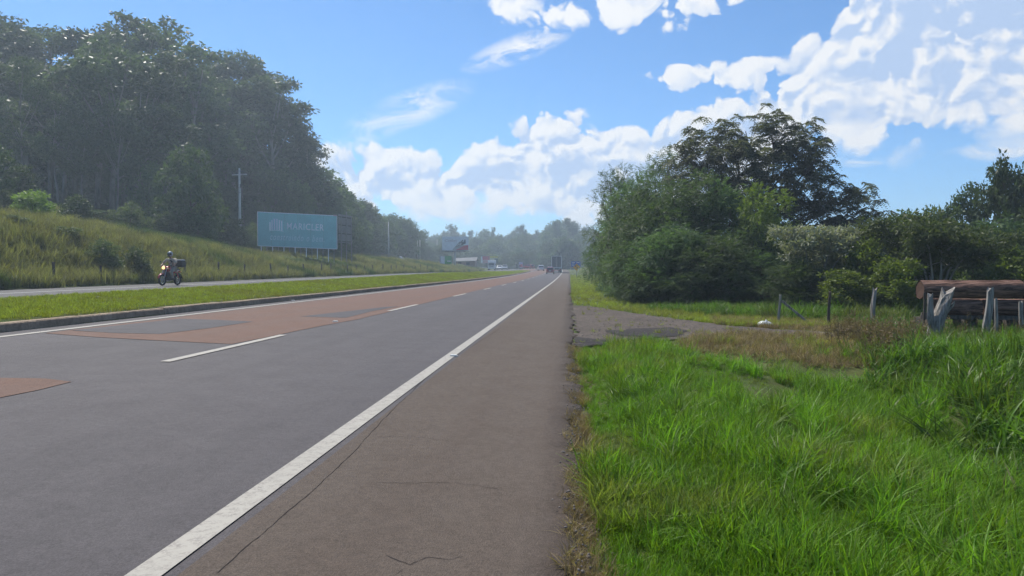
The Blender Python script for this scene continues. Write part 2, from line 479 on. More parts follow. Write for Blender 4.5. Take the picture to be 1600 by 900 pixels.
# ------------------------------------------------------------------ terrain
def rise(Y):
    t = np.clip(np.asarray(Y, float) - 60, 0, 180)
    return 5e-5 * t * t * np.where(t > 0, 1, 0)
def cx(Y):
    t = np.clip(np.asarray(Y, float) - 190, 0, None)
    return -.0005 * np.minimum(t, 160) ** 2 - np.clip(t - 160, 0, None) * .16
def sstep(x, a, b):
    t = np.clip((np.asarray(x, float) - a) / (b - a), 0, 1); return t * t * (3 - 2 * t)
def zfar(Y):
    return np.maximum(.40 + .005 * np.minimum(Y, 110), .30 + rise(Y) * .85)
def crest(Y):
    return np.maximum(.62 + .0066 * np.minimum(Y, 75), .53 + rise(Y))
HB_Y = [-50, 30, 45, 57, 70, 110, 140, 180, 260, 420]
HB_Z = [4.4, 4.3, 4.1, 3.5, 2.9, 2.9, 2.9, 2.6, 1.7, 3.0]
UB = np.array([-900, -400, -120, -60, -48, -38, -31, -28, -25.6, -24.0, -14.6, -14.2, -13.2, -11.6, -10.24, -10.0, 0.0, .12, 1.0, 5.0, 12, 40, 120, 400, 900])
NO = np.random.default_rng(3)
_w = [(NO.uniform(.15, 1.6), NO.uniform(0, 6.28), NO.uniform(0, 6.28)) for _ in range(14)]
def bump(x, y):
    s = 0
    for k, a, ph in _w: s = s + np.sin(k * (x * math.cos(a) + y * math.sin(a)) + ph) / (1 + 2.2 * k)
    return s / 5
def H(u, Y):
    """ground height at lateral offset u from the road edge and distance Y"""
    u = np.asarray(u, float); Y = np.asarray(Y, float)
    u, Y = np.broadcast_arrays(u, Y)
    r = rise(Y); zf = zfar(Y); hb = np.interp(Y, HB_Y, HB_Z)
    f = np.interp(Y, [0, 95, 150, 250, 420, 700], [1, 1, .62, .45, .9, .5])
    nose = 1 - sstep(Y, 182, 187)                       # the raised median ends here
    kt = .307 + r + .17 * nose
    cr = nose * crest(Y) + (1 - nose) * (.34 + r)
    Z = [hb + 26 * f, hb + 20 * f, hb + 12 * f, hb + 7.0 * f, hb + 4.0 * f, hb + .35 * f, hb, hb * .74, zf + .55, zf, zf, zf + .03, cr, .55 * cr + .45 * kt, kt, .30 + r,
         r, r - .045, r - .06, r - .08, r - .08, r - .1, r + .6, r + 4, r + 10]
    out = np.zeros(u.shape)
    idx = np.clip(np.searchsorted(UB, u, side='right') - 1, 0, len(UB) - 2)
    Zs = np.stack([np.broadcast_to(z, u.shape) for z in Z])
    z0 = np.take_along_axis(Zs, idx[None], 0)[0]; z1 = np.take_along_axis(Zs, idx[None] + 1, 0)[0]
    t = (u - UB[idx]) / (UB[idx + 1] - UB[idx])
    out = z0 + np.clip(t, 0, 1) * (z1 - z0)
    # ditch beside the near verge
    out = out - .34 * np.exp(-((u - 3.3 - .05 * Y) / 1.25) ** 2) * (1 - sstep(Y, 10.5, 13.5)) * (u > .1)
    out = out + .16 * sstep(u, 5, 8) * (1 - sstep(Y, 12, 15))
    # hummocks of the rank verge
    hm = np.sin(1.9 * u + 1.3 * np.sin(1.1 * Y)) * np.sin(1.6 * Y + 1.1 * np.sin(1.5 * u + 2)) 
    out = out + (.05 + .15 * sstep(u, 1.8, 4.5)) * np.clip(hm, -.5, 1) * sstep(u, .35, 1.6) * (1 - sstep(Y, 11, 14))
    # small grassy mound on the right, far along
    out = out + 1.5 * np.exp(-((u - 4.5) / 2.8) ** 2 - ((Y - 188) / 14) ** 2) * (u > .1)
    rough = np.where((u > .3), sstep(u, .3, 2.5) * .10, 0) + np.where(u < -25, sstep(-u, 25, 34) * .8, 0)
    return out + rough * bump(u, Y)
def HX(x, Y):
    return float(H(x - cx(Y), Y))
def at(px, py, Y):
    d = ray(px, py); t = Y / d.y
    return EYE + d * t
def drop(px, Y):
    """the point of the ground in pixel column px at distance Y"""
    p = at(px, 430, Y)
    return Vector((p.x, Y, HX(p.x, Y)))
def on_ground(px, py):
    d = ray(px, py); lo, hi = 1.0, 400.0
    for _ in range(26):
        m = (lo + hi) / 2; q = EYE + d * m
        if q.z > HX(q.x, q.y): lo = m
        else: hi = m
    q = EYE + d * lo
    return Vector((q.x, q.y, HX(q.x, q.y)))

def sheet(name, us, Ys, dz, m, parent=None, kind=None):
    us = np.asarray(us, float); Ys = np.asarray(Ys, float)
    UU, YY = np.meshgrid(us, Ys)
    Z = H(UU, YY) + dz
    V = np.stack([UU + cx(YY), YY, Z], -1).reshape(-1, 3)
    n = len(us); a = (np.arange(len(Ys) - 1)[:, None] * n + np.arange(n - 1)[None]).ravel()
    F = np.stack([a, a + 1, a + n + 1, a + n], -1)
    o = bpy.data.objects.new(name, npmesh(name, V, F, m, smooth=True)); link(o, parent)
    if kind: tag(o, kind=kind)
    return o

YS = np.concatenate([np.arange(-12, 30, .5), np.arange(30, 80, 1.5), np.arange(80, 260, 4), np.arange(260, 460, 12), [480, 520, 600, 750, 1000, 1600, 3000, 5000]])
US = np.unique(np.concatenate([UB, np.arange(-60, -24, 1.4), np.arange(-14.2, -10.3, .5), np.linspace(.12, 9, 26), np.arange(9, 40, 2.2), np.arange(40, 120, 12), np.arange(-400, -60, 18), [-2500, -1500, 1500, 2500]]))
# under the paved parts the soil lies lower
def build_ground():
    UU, YY = np.meshgrid(US, YS)
    Z = H(UU, YY)
    Z = Z - np.where((UU > -9.99) & (UU < .10), .08, 0) - np.where((UU > -23.9) & (UU < -14.7), .08, 0) - np.where((YY > 183) & (YY < 262) & (UU < -9.9) & (UU > -14.7), .10, 0)
    V = np.stack([UU + cx(YY), YY, Z], -1).reshape(-1, 3)
    n = len(US); a = (np.arange(len(YS) - 1)[:, None] * n + np.arange(n - 1)[None]).ravel()
    F = np.stack([a, a + 1, a + n + 1, a + n], -1)
    o = link(bpy.data.objects.new('ground', npmesh('ground', V, F, M_ground, smooth=True)))
    tag(o, kind='structure')
build_ground()

YR = np.concatenate([np.arange(-12, 40, 2), np.arange(40, 260, 4), np.arange(260, 420, 8)])
road = sheet('road', np.linspace(-9.99, -1.70, 8), YR, 0.0, M_road, kind='structure')
# shoulder with a crumbled outer edge
def build_shoulder():
    Ys = np.concatenate([np.arange(-12, 2, .5), np.arange(2, 14, .09), np.arange(14, 40, .3), np.arange(40, 260, 3), np.arange(260, 420, 8)])
    edge = .10 + np.where(Ys < 45, 1, .3) * (.05 * np.sin(Ys * 1.7) + .035 * np.sin(Ys * 5.3 + 1) + .02 * np.sin(Ys * 13.1) + RNG.normal(0, .018, len(Ys)))
    us = [-1.72, -1.2, -.7, -.25]
    V = []
    for y, e in zip(Ys, edge):
        c = float(cx(y)); r = float(rise(y))
        for u in us: V.append((u + c, y, -.03 * u + r + .003))
        V.append((e - .03 + c, y, r - .002)); V.append((e + c, y, r - .075))
    n = 6; a = (np.arange(len(Ys) - 1)[:, None] * n + np.arange(n - 1)[None]).ravel()
    F = np.stack([a, a + 1, a + n + 1, a + n], -1)
    o = link(bpy.data.objects.new('road_shoulder', npmesh('road_shoulder', V, F, M_shoulder)))
    return tag(o, kind='structure')
shoulder = build_shoulder()
opposite = sheet('opposite_road', np.linspace(-24.0, -14.6, 8), YR, .004, M_far, kind='structure')
crossing = sheet('median_crossing', np.linspace(-14.6, -9.99, 6), np.arange(188, 262, 3), .006, M_red, kind='structure')

def plane_pt(px, py, dz=.004):
    """pixel to the cross-sloped carriageway (z = -0.03 x)"""
    d = ray(px, py); t = -EYE.z / (d.z + .03 * d.x)
    q = EYE + d * t
    return q.x, q.y
def patch(name, pix, dz, m, parent):
    """a thin sheet of another asphalt, outlined on the road surface"""
    pts = [plane_pt(*p) if p[0] != 'w' else (p[1], p[2]) for p in pix]
    bm = bmesh.new()
    fine = []
    for i, p in enumerate(pts):
        q = pts[(i + 1) % len(pts)]; L = math.dist(p, q); k = max(1, min(60, int(L / 1.2)))
        for j in range(k):
            t = j / k; w = .02 * math.sin(7 * (p[0] + q[0] * t) + 5 * j)
            fine.append((p[0] + (q[0] - p[0]) * t + (w if j else 0), p[1] + (q[1] - p[1]) * t))
    vs = [bm.verts.new((x + float(cx(y)), y, -.03 * x + float(rise(y)) + dz)) for x, y in fine]
    f = bm.faces.new(vs); bmesh.ops.triangulate(bm, faces=[f]); 
    bmesh.ops.recalc_face_normals(bm, faces=bm.faces)
    for fc in bm.faces:
        if fc.normal.z < 0: fc.normal_flip()
    me = bpy.data.meshes.new(name); bm.to_mesh(me); bm.free(); me.materials.append(m)
    return link(bpy.data.objects.new(name, me), parent)
patch('asphalt_patch', [(-160, 588), (0, 591), (70, 592), (112, 597), (60, 610), (0, 622), (-160, 655)], .006, M_red, road)['label'] = 'reddish brown asphalt wedge'
# the old reddish left lane, as a strip with a dog-tooth front end
xl = -9.30
strip_r = [(-5.75, y) for y in range(60, 330, 9)]
p0 = plane_pt(70, 521); 
R2 = [(70, 521), (150, 527), (260, 533), (362, 538), (430, 524.5), (505, 509), (560, 499)] + [('w', x, y) for x, y in strip_r if y > plane_pt(560, 499)[1] + 2] \
     + [('w', xl, y) for y in range(328, 20, -9)] + [('w', xl, plane_pt(120, 515)[1] + .2)]
patch('asphalt_patch', R2, .006, M_red, road)['label'] = 'long reddish brown strip of old asphalt in the left lane'
patch('asphalt_patch', [(112, 517), (282, 498.5), (330, 500), (396, 503), (330, 513), (252, 522.5), (180, 521)], .010, M_road2, road)['label'] = 'dark grey wedge inside the reddish strip'
patch('asphalt_patch', [(470, 495), (540, 487), (600, 480), (622, 479), (580, 487), (540, 497)], .010, M_road2, road)['label'] = 'narrow dark grey wedge further along the reddish strip'

# painted lines
def line(name, u, w, y0, y1, dz, m, parent, step=3.0):
    n = max(2, int((y1 - y0) / step) + 1)
    Ys = np.linspace(y0, y1, n)
    V = []; 
    for y in Ys:
        c = float(cx(y)); z = float(H(u, y)) + dz
        V += [(u - w / 2 + c, y, z + (.03 * w / 2 if u > -10 else 0)), (u + w / 2 + c, y, z - (.03 * w / 2 if u > -10 else 0))]
    F = [(2 * i, 2 * i + 1, 2 * i + 3, 2 * i + 2) for i in range(n - 1)]
    return link(bpy.data.objects.new(name, npmesh(name, V, F, m)), parent)
U_EDGE, U_DASH, U_LEFT = -1.86, -5.42, -9.46
line('edge_line', U_EDGE, .155, -10, 330, .007, M_paint, road)
line('edge_line', U_LEFT, .14, -10, 184, .007, M_paint, road)
d0 = plane_pt(262, 566)[1]
for k in range(-1, 14):
    y = d0 + 12 * k
    line('lane_dash', U_DASH, .14, y, y + 4.0, .010, M_paint, road)
line('edge_line', -20.9, .16, -10, 330, .010, M_paint_far, opposite)
line('edge_line', -15.2, .14, -10, 182, .010, M_paint_far, opposite)
line('stop_line', -.9, 1.5, 172, 172.6, .016, M_paint, shoulder, .5)
# raised pavement studs
M_stud = plain('stud_white', (.55, .54, .48), .5)
def stud(u, Y):
    o = MB().box((0, 0, .012), (.13, .10, .024), taper=.7).build('road_stud', M_stud, None, .004)
    o.location = (u, Y, float(H(u, Y)) + .006)
    return o
sp = [(plane_pt(709, 557), 'white road stud on the outer edge of the right edge line'), (plane_pt(524, 503), 'white road stud beside the reddish asphalt strip'), (plane_pt(458, 470), 'white road stud by the left edge line near the kerb')]
for (x, y), lab in sp:
    tag(stud(x, y), lab, 'road stud', 'road studs')

# cracks in the shoulder
def crack(pix, w):
    pts = []
    for i in range(len(pix) - 1):
        a, b_ = pix[i], pix[i + 1]; k = max(2, int(math.dist(a, b_) / 7))
        for j in range(k): pts.append((a[0] + (b_[0] - a[0]) * j / k, a[1] + (b_[1] - a[1]) * j / k + random.uniform(-1.1, 1.1)))
    P = [plane_pt(*p) for p in pts]
    V = []
    for i, (x, y) in enumerate(P):
        nx, ny = P[min(i + 1, len(P) - 1)][0] - P[max(i - 1, 0)][0], P[min(i + 1, len(P) - 1)][1] - P[max(i - 1, 0)][1]
        L = math.hypot(nx, ny) or 1; ww = w * random.uniform(.4, 1.2) * (1 if 0 < i < len(P) - 1 else .2)
        ox, oy = -ny / L * ww / 2, nx / L * ww / 2
        V += [(x + ox, y + oy, -.03 * (x + ox) + .0055), (x - ox, y - oy, -.03 * (x - ox) + .0055)]
    F = [(2 * i, 2 * i + 1, 2 * i + 3, 2 * i + 2) for i in range(len(P) - 1)]
    link(bpy.data.objects.new('crack', npmesh('crack', V, F, M_crack)), shoulder)
crack([(588, 684), (640, 683), (690, 689), (712, 692)], .0048)
crack([(588, 755), (640, 756), (690, 754), (740, 759), (795, 767)], .0048)
crack([(602, 868), (640, 884), (665, 872), (700, 876), (735, 869)], .0048)
crack([(618, 900), (640, 884)], .008)
crack([(700, 560), (660, 596), (600, 655), (545, 715), (480, 775), (380, 860), (330, 905)], .0055)
crack([(786, 510), (755, 530), (720, 553), (700, 562)], .006)

# kerb of the median, cast in lengths with open joints
ksegs = np.concatenate([np.arange(-10, 60, 3.0), np.arange(60, 184, 6.0)])
for y0, y1 in zip(ksegs[:-1], ksegs[1:]):
    mb = MB()
    rings = []
    jx, jz = random.uniform(-.012, .012), random.uniform(-.012, .012)
    for y in np.linspace(y0 + .012, y1 - .012, 4):
        r = float(rise(y)) + .30; ww = random.uniform(-.006, .006)
        rings.append([(-10.0 + jx + ww, y, r - .05), (-10.015 + jx + ww, y, r + .14 + jz), (-10.035 + jx, y, r + .165 + jz), (-10.22 + jx, y, r + .165 + jz), (-10.22 + jx, y, r - .05)])
    mb.loft(rings, True, False)
    if y0 == ksegs[0]:
        kerb_root = mb.build('kerb', M_concrete); tag(kerb_root, kind='structure')
    else:
        mb.build('kerb_stone', M_concrete, kerb_root)
# rounded end of the median
mb = MB(); nr = []
for t in np.linspace(0, math.pi, 10):
    x = -12.3 + 2.3 * math.cos(t); y = 183.6 + 3.0 * math.sin(t); r = float(rise(183)) + .30
    xo, yo = -12.3 + 2.08 * math.cos(t), 183.6 + 2.78 * math.sin(t)
    nr.append([(x, y, r - .05), (x, y, r + .15), (xo, yo, r + .165), (xo, yo, r - .05)])
mb.loft(nr, True, False).build('kerb_end', M_concrete, kerb_root)

# driveway of gravel and broken asphalt on the right
def gsheet(name, pix, dz, m, parent=None, kind=None, rag=.10):
    pts = [on_ground(*p) for p in pix]
    fine = []
    for i, p in enumerate(pts):
        q = pts[(i + 1) % len(pts)]; k = max(1, int((q - p).length / .25))
        for j in range(k):
            t = j / k; fine.append((p.x + (q.x - p.x) * t + random.uniform(-rag, rag), p.y + (q.y - p.y) * t + random.uniform(-rag, rag)))
    bm = bmesh.new()
    vs = [bm.verts.new((x, y, 0)) for x, y in fine]
    f = bm.faces.new(vs); bmesh.ops.triangulate(bm, faces=[f])
    for _ in range(2):
        long_e = [e for e in bm.edges if e.calc_length() > .8]
        if long_e: bmesh.ops.subdivide_edges(bm, edges=long_e, cuts=1); bmesh.ops.triangulate(bm, faces=[f for f in bm.faces if len(f.verts) > 3])
    for v in bm.verts: v.co.z = HX(v.co.x, v.co.y) + dz
    for fc in bm.faces:
        fc.normal_update()
        if fc.normal.z < 0: fc.normal_flip()
    me = bpy.data.meshes.new(name); bm.to_mesh(me); bm.free(); me.materials.append(m)
    o = link(bpy.data.objects.new(name, me), parent)
    if kind: tag(o, kind=kind)
    return o
drive = gsheet('driveway', [(893.5, 478), (925, 480), (985, 490), (1060, 500), (1130, 510), (1210, 516), (1300, 521), (1335, 525), (1290, 525.5), (1215, 523.5), (1130, 522), (1080, 529), (1015, 536), (950, 541), (901, 545), (899, 520)], .03, M_dirt, kind='structure')
gsheet('damp_patch', [(945, 519), (990, 516), (1040, 513.5), (1066, 517), (1074, 524), (1040, 530), (1000, 528), (965, 526)], .042, M_wet, drive, rag=.14)
gsheet('damp_patch', [(900, 530), (940, 533), (948, 541), (905, 547)], .042, M_wet, drive, rag=.1)

# ------------------------------------------------------------------ foliage generators (numpy)
def unit(v): return v / np.maximum(np.linalg.norm(v, axis=-1, keepdims=True), 1e-9)

def kites(P, D, L, W, v, rng, roll=None):
    """one diamond-shaped leaf per row: base P, direction D, length L, width W"""
    n = len(P); L = np.broadcast_to(L, (n,))[:, None]; W = np.broadcast_to(W, (n,))[:, None]
    S = unit(np.cross(D, rng.normal(size=(n, 3)) if roll is None else roll))
    N = np.cross(S, D)
    V = np.stack([P, P + D * L * .45 + S * W * .5, P + D * L + N * -.12 * L, P + D * L * .45 - S * W * .5], 1).reshape(-1, 3)
    F = np.arange(4 * n).reshape(n, 4)
    return V, F, np.repeat(v, 4)

def cluster_leaves(C, m, r, L, W, droop, rng, flat=1.0, cv=None):
    """m leaves scattered in a ball of radius r round every clump centre"""
    n = len(C)
    q = unit(rng.normal(size=(n, m, 3))) * (rng.random((n, m, 1)) ** .5) * (np.broadcast_to(r, (n,))[:, None, None])
    q[..., 2] *= flat
    P = (C[:, None] + q).reshape(-1, 3)
    D = unit(unit(q.reshape(-1, 3)) * .7 + rng.normal(size=(n * m, 3)) * .6 + np.array([0, 0, -droop]))
    cvv = rng.random(n) if cv is None else cv
    v = np.clip(np.repeat(cvv, m) * .55 + rng.random(n * m) * .45, 0, 1)
    return kites(P, D, L * rng.uniform(.7, 1.25, n * m), W, v, rng)

def fronds(P, D, Lf, pairs, ll, lw, droop, rng, v):
    """pinnate fronds: paired leaflets along a drooping axis"""
    n = len(P); up = np.array([0, 0, 1.0])
    S = unit(np.cross(D, up) + 1e-4); Nn = np.cross(S, D)
    Vs, Fs, vs = [], [], []
    off = 0
    for k in range(pairs):
        t = (k + 1) / pairs
        A = P + D * (Lf[:, None] * t) - up * (Lf[:, None] * droop * t * t)
        for sgn in (-1, 1):
            d = unit(S * sgn + D * (.35 + .3 * t) - up * (.25 + .5 * t * droop) + rng.normal(size=(n, 3)) * .12)
            w = math.sin(math.pi * (.15 + .75 * t))
            V, F, vv = kites(A, d, ll * w * rng.uniform(.8, 1.2, n), lw, v, rng, roll=Nn + rng.normal(size=(n, 3)) * .25)
            Vs.append(V); Fs.append(F + off); vs.append(vv); off += len(V)
    return np.concatenate(Vs), np.concatenate(Fs), np.concatenate(vs)

def merge(*parts):
    V, F, v, o = [], [], [], 0
    for a, b_, c in parts:
        V.append(a); F.append(b_ + o); v.append(c); o += len(a)
    return np.concatenate(V), np.concatenate(F), np.concatenate(v)

def lobe_points(lobes, n, rng, shell=.55):
    """points through the volume of ellipsoids, thicker towards their skin"""
    vol = np.array([l[3] * l[4] * l[5] for l in lobes]) ** .8
    pick = rng.choice(len(lobes), n, p=vol / vol.sum())
    Lb = np.array(lobes)
    q = unit(rng.normal(size=(n, 3))) * (shell + (1 - shell) * rng.random((n, 1)))
    return Lb[pick, :3] + q * Lb[pick, 3:6], pick, q

def skeleton(Hh, r0, lobes, rng, sides=7, lean=(0, 0), stem_top=.6, twigs=5, C=None, pick=None, low=.35):
    """tapered trunk, a limb to every lobe and twigs to some of its clumps"""
    mb = MB()
    wob = rng.uniform(-.04, .04, (6, 2)) * Hh * .5
    zs = np.linspace(0, Hh * stem_top, 6)
    tp = [Vector((lean[0] * t + wob[i][0] * t, lean[1] * t + wob[i][1] * t, z)) for i, (z, t) in enumerate(zip(zs, np.linspace(0, 1, 6)))]
    mb.tube(tp, [r0 * (1.25 - 1.08 * i / 5) if i else r0 * 1.5 for i in range(6)], sides)
    for li, l in enumerate(lobes):
        c = Vector(l[:3])
        t = min(1, max(low, (c.z * .62) / (Hh * stem_top)))
        k = t * 5; i = min(4, int(k)); s = tp[i].lerp(tp[i + 1], k - i)
        mid = s.lerp(c, .5) + Vector((0, 0, -.06 * (c - s).length))
        rl = r0 * .5 * (1.15 - .55 * t)
        mb.tube([s, mid, c], [rl, rl * .72, rl * .35], max(5, sides - 2), False)
        if C is not None:
            ids = np.where(pick == li)[0]
            for j in ids[:twigs]:
                e = Vector(C[j]); mm = c.lerp(e, .5) + Vector((0, 0, .05))
                mb.tube([mid.lerp(c, .5), mm, e], [rl * .35, rl * .2, rl * .06], 4, False)
    return mb

def euc_proto(seed):
    rng = np.random.default_rng(seed); Hh = 18.0
    lobes = []
    n = rng.integers(9, 13)
    for i in range(n):
        t = i / (n - 1); z = Hh * (.40 + .54 * t); a = rng.uniform(0, 6.28)
        rad = (1.0 - abs(t - .45) * 1.25) * 3.0 * rng.uniform(.5, 1.1) + .3
        s = rng.uniform(1.1, 1.9) * (1.1 - .25 * t)
        lobes.append((rad * math.cos(a), rad * math.sin(a), z, s * 1.15, s * 1.15, s * .85))
    C, pick, q = lobe_points(lobes, 260, rng, .5)
    crown = cluster_leaves(C, 26, rng.uniform(.35, .65, len(C)), .42, .19, .55, rng, .8)
    mb = skeleton(Hh, .16, lobes, rng, 8, (rng.uniform(-.8, .8), rng.uniform(-.8, .8)), .82, 5, C, pick, .45)
    return mb.mesh('trunk', M_bark_pale), npmesh('crown', crown[0], crown[1], M_euc, {'v': crown[2]})

def round_proto(seed, Hh, wid, m_leaf, L, W, clumps=220, per=34, cl=.5, bark=None, low=.12, droop=.3, nl=11, flat=.8):
    """round-headed tree or shrub with foliage down towards the ground"""
    rng = np.random.default_rng(seed); lobes = []
    for i in range(nl):
        t = (i + .5) / nl; z = Hh * (low + (.92 - low) * t)
        a = i * 2.4 + rng.uniform(-.5, .5)
        prof = math.sin(math.pi * min(.96, .22 + .72 * t)) ** .7
        rad = wid * .58 * prof * rng.uniform(.65, 1.1)
        s = wid * .42 * rng.uniform(.75, 1.15)
        lobes.append((rad * math.cos(a), rad * math.sin(a), z, s, s, s * flat))
    C, pick, q = lobe_points(lobes, clumps, rng, .5)
    C[:, 2] = np.maximum(C[:, 2], .15)
    crown = cluster_leaves(C, per, rng.uniform(.6, 1.15, len(C)) * cl, L, W, droop, rng, .8)
    mb = skeleton(Hh, .045 * Hh ** .8 * .5, lobes, rng, 6, (0, 0), .6, 3, C, pick, .1)
    return mb.mesh('trunk', bark or M_bark), npmesh('crown', crown[0], crown[1], m_leaf, {'v': crown[2]})

def feather_proto(seed, Hh, wid, m_leaf, nf=2600, low=.05, Lf=.42, ll=.11, lw=.046, pairs=5, droop=.35, nl=12, sparse=False, bark=None, shell=.62):
    """shrub of fine feathery fronds"""
    rng = np.random.default_rng(seed); lobes = []
    for i in range(nl):
        t = (i + .5) / nl; z = Hh * (low + (.93 - low) * t); a = i * 2.4 + rng.uniform(-.6, .6)
        prof = math.sin(math.pi * min(.95, .3 + .64 * t)) ** .6
        rad = wid * .6 * prof * rng.uniform(.6, 1.1); s = wid * (.24 if sparse else .42) * rng.uniform(.7, 1.2)
        lobes.append((rad * math.cos(a), rad * math.sin(a), z, s, s, s * .75))
    nt = nf // 7
    C, pick, q = lobe_points(lobes, nt, rng, shell)
    C[:, 2] = np.maximum(C[:, 2], .1)
    P = np.repeat(C, 7, 0) + rng.normal(size=(nt * 7, 3)) * .16
    D = unit(np.repeat(unit(q), 7, 0) * .8 + rng.normal(size=(nt * 7, 3)) * .55 + np.array([0, 0, .12]))
    v = np.clip(np.repeat(rng.random(nt), 7) * .6 + rng.random(nt * 7) * .4, 0, 1)
    crown = fronds(P, D, Lf * rng.uniform(.7, 1.25, len(P)), pairs, ll, lw, droop, rng, v)
    mb = skeleton(Hh, .05 * Hh ** .6, lobes, rng, 6, (0, 0), .55, 6 if sparse else 3, C, pick, .05)
    return mb.mesh('trunk', bark or M_bark), npmesh('crown', crown[0], crown[1], m_leaf, {'v': crown[2]})

def place_tree(name, label, cat, group, loc, meshes, sc=(1, 1, 1), rz=0.0):
    e = empty(name, loc, rz); e.scale = sc if hasattr(sc, '__len__') else (sc, sc, sc)
    for nm, me in zip(('trunk', 'crown'), meshes):
        link(bpy.data.objects.new(nm, me), e)
    tag(e, label, cat, group)
    return e

# prototypes
EUC = [euc_proto(s) for s in (11, 12, 13, 14)]
DENSE = [round_proto(s, 8.0, 4.0, M_dense, .40, .20, 240, 30, .6, droop=.25) for s in (21, 22)]
OLIVE = [round_proto(s, 4.0, 2.4, M_olive, .26, .12, 170, 30, .42, droop=.2) for s in (31, 32)]
BRIGHT = [round_proto(s, 4.0, 2.2, M_bright, .24, .12, 170, 30, .4, droop=.2) for s in (35, 36)]
LEUC = [feather_proto(s, 5.2, 2.5, M_leuc, 5400, shell=.5) for s in (41, 42, 43)]
SPARSE = feather_proto(45, 6.6, 2.3, M_leuc, 1500, .30, .5, .12, .045, 5, .2, 13, True)
LIME = feather_proto(46, 4.4, 2.1, M_bright, 3200, .1, .40, .11, .046)

# -- the grove of eucalyptus on the left rise, row behind row along its skyline
def height_to(px, py, Y, base):
    return at(px, py, Y).z - base
sky_l = [(-170, 40), (-90, 28), (0, 26), (35, 42), (70, 30), (95, 55), (150, 52), (190, 34), (215, 30), (262, 36), (292, 62), (318, 82), (345, 92), (385, 90), (415, 104), (440, 128), (458, 165), (472, 205), (503, 224), (497, 262), (520, 288)]
sx, sy = [p[0] for p in sky_l], [p[1] for p in sky_l]
GROVE = 'eucalyptus trees of the left grove'
def euc_at(px, py, Y, k, label, group=GROVE, wide=1.0, name='eucalyptus_tree'):
    b_ = drop(px, Y); h = height_to(px, py, Y, b_.z); s = h / 18.0 / .985
    w = s * wide * random.uniform(.95, 1.2)
    return place_tree(name, label, 'tree', group, b_, EUC[k % 4], (w, w, s), random.uniform(0, 6.28))
LG = 'tall eucalyptus in the dense backlit grove on the left rise'
k = 0
for px in range(-150, 470, 34):                      # skyline row
    x = px + random.uniform(-9, 9); y = float(np.interp(x, sx, sy)) + random.uniform(-3, 9)
    euc_at(x, y, random.uniform(84, 96) + max(0, x - 240) * .13, k, LG, wide=1.25); k += 1
for px in range(-130, 430, 40):                      # middle row, lower
    x = px + random.uniform(-12, 12); y = float(np.interp(x + 15, sx, sy)) + random.uniform(35, 75)
    euc_at(x, y, random.uniform(74, 82) + max(0, x - 220) * .17, k, LG, wide=1.35); k += 1
for px in range(-160, 480, 30):                      # deep row, closes the gaps
    x = px + random.uniform(-12, 12); y = float(np.interp(x + 25, sx, sy)) + random.uniform(45, 80)
    euc_at(x, y, random.uniform(104, 120) + max(0, x - 240) * .12, k, LG, wide=1.3); k += 1
for x, y, Y, lab in [(40, 95, 66, 'tall pale-trunked eucalyptus at the far left front of the grove'), (93, 150, 67, 'eucalyptus with a straight pale trunk, second from the left at the grove front'),
                     (128, 170, 68, 'slender eucalyptus with a leaning pale trunk at the grove front'), (185, 165, 70, 'slender eucalyptus at the grove front left of the big round tree'),
                     (292, 185, 90, 'eucalyptus with a pale forked stem rising behind the big round tree')]:
    euc_at(x, y, Y, k, lab, wide=.9); k += 1
for x, y, Y, lab in [(415, 118, 116, 'broad eucalyptus crown at the right shoulder of the grove'), (448, 178, 116, 'eucalyptus at the right edge of the grove, crown against the sky'),
                     (478, 222, 116, 'eucalyptus leaning out at the far right edge of the grove'), (500, 262, 118, 'shorter eucalyptus at the right foot of the grove above the teal billboard')]:
    euc_at(x, y, Y, k, lab, wide=1.15); k += 1
# shady broadleaf understorey of the grove
def tree_at(name, label, cat, group, px, py, Y, protos, i, h0, wfac=1.0, wpx=None, w0=None):
    b_ = drop(px, Y); h = max(.6, height_to(px, py, Y, b_.z)); s = h / h0 / .98
    w = s * wfac if wpx is None else (wpx / FPX * Y / 2) / w0
    return place_tree(name, label, 'tree' if h > 3.2 else 'shrub', group, b_, protos[i % len(protos)] if isinstance(protos, list) else protos, (w, w, s), random.uniform(0, 6.28))
UL = 'dark broadleaf tree filling the shade under the left grove'
for i, px in enumerate(range(-60, 500, 31)):
    tree_at('broadleaf_tree', UL, 'tree', 'understorey trees of the left grove', px + random.uniform(-8, 8), random.uniform(222, 262) if px < 400 else 275, random.uniform(98, 124) + max(0, px - 300) * .08, DENSE, i, 8.0, 1.15)
for i, (px, py, Y, wpx, lab) in enumerate([(300, 238, 66, 150, 'big round broadleaf tree left of the concrete utility pole'), (340, 285, 92, 110, 'broadleaf tree behind the concrete utility pole'),
                                       (232, 262, 70, 92, 'rounded broadleaf tree left of the big round tree'), (-10, 232, 52, 110, 'dark broadleaf tree at the left edge of the picture'),
                                       (30, 262, 56, 100, 'dark low tree at the foot of the grove, far left'), (430, 262, 104, 130, 'wide dark tree behind the teal billboard'), (470, 292, 102, 90, 'dark tree behind the right half of the teal billboard')]):
    tree_at('broadleaf_tree', lab, 'tree', 'broadleaf trees at the grove front', px, py, Y, DENSE, i, 8.0, 1, wpx, 4.6)
tree_at('shrub', 'bright yellow-green shrub on the left grass bank', 'shrub', 'shrubs on the left bank', 52, 300, 44, BRIGHT, 0, 4.0, 1, 105, 2.6)
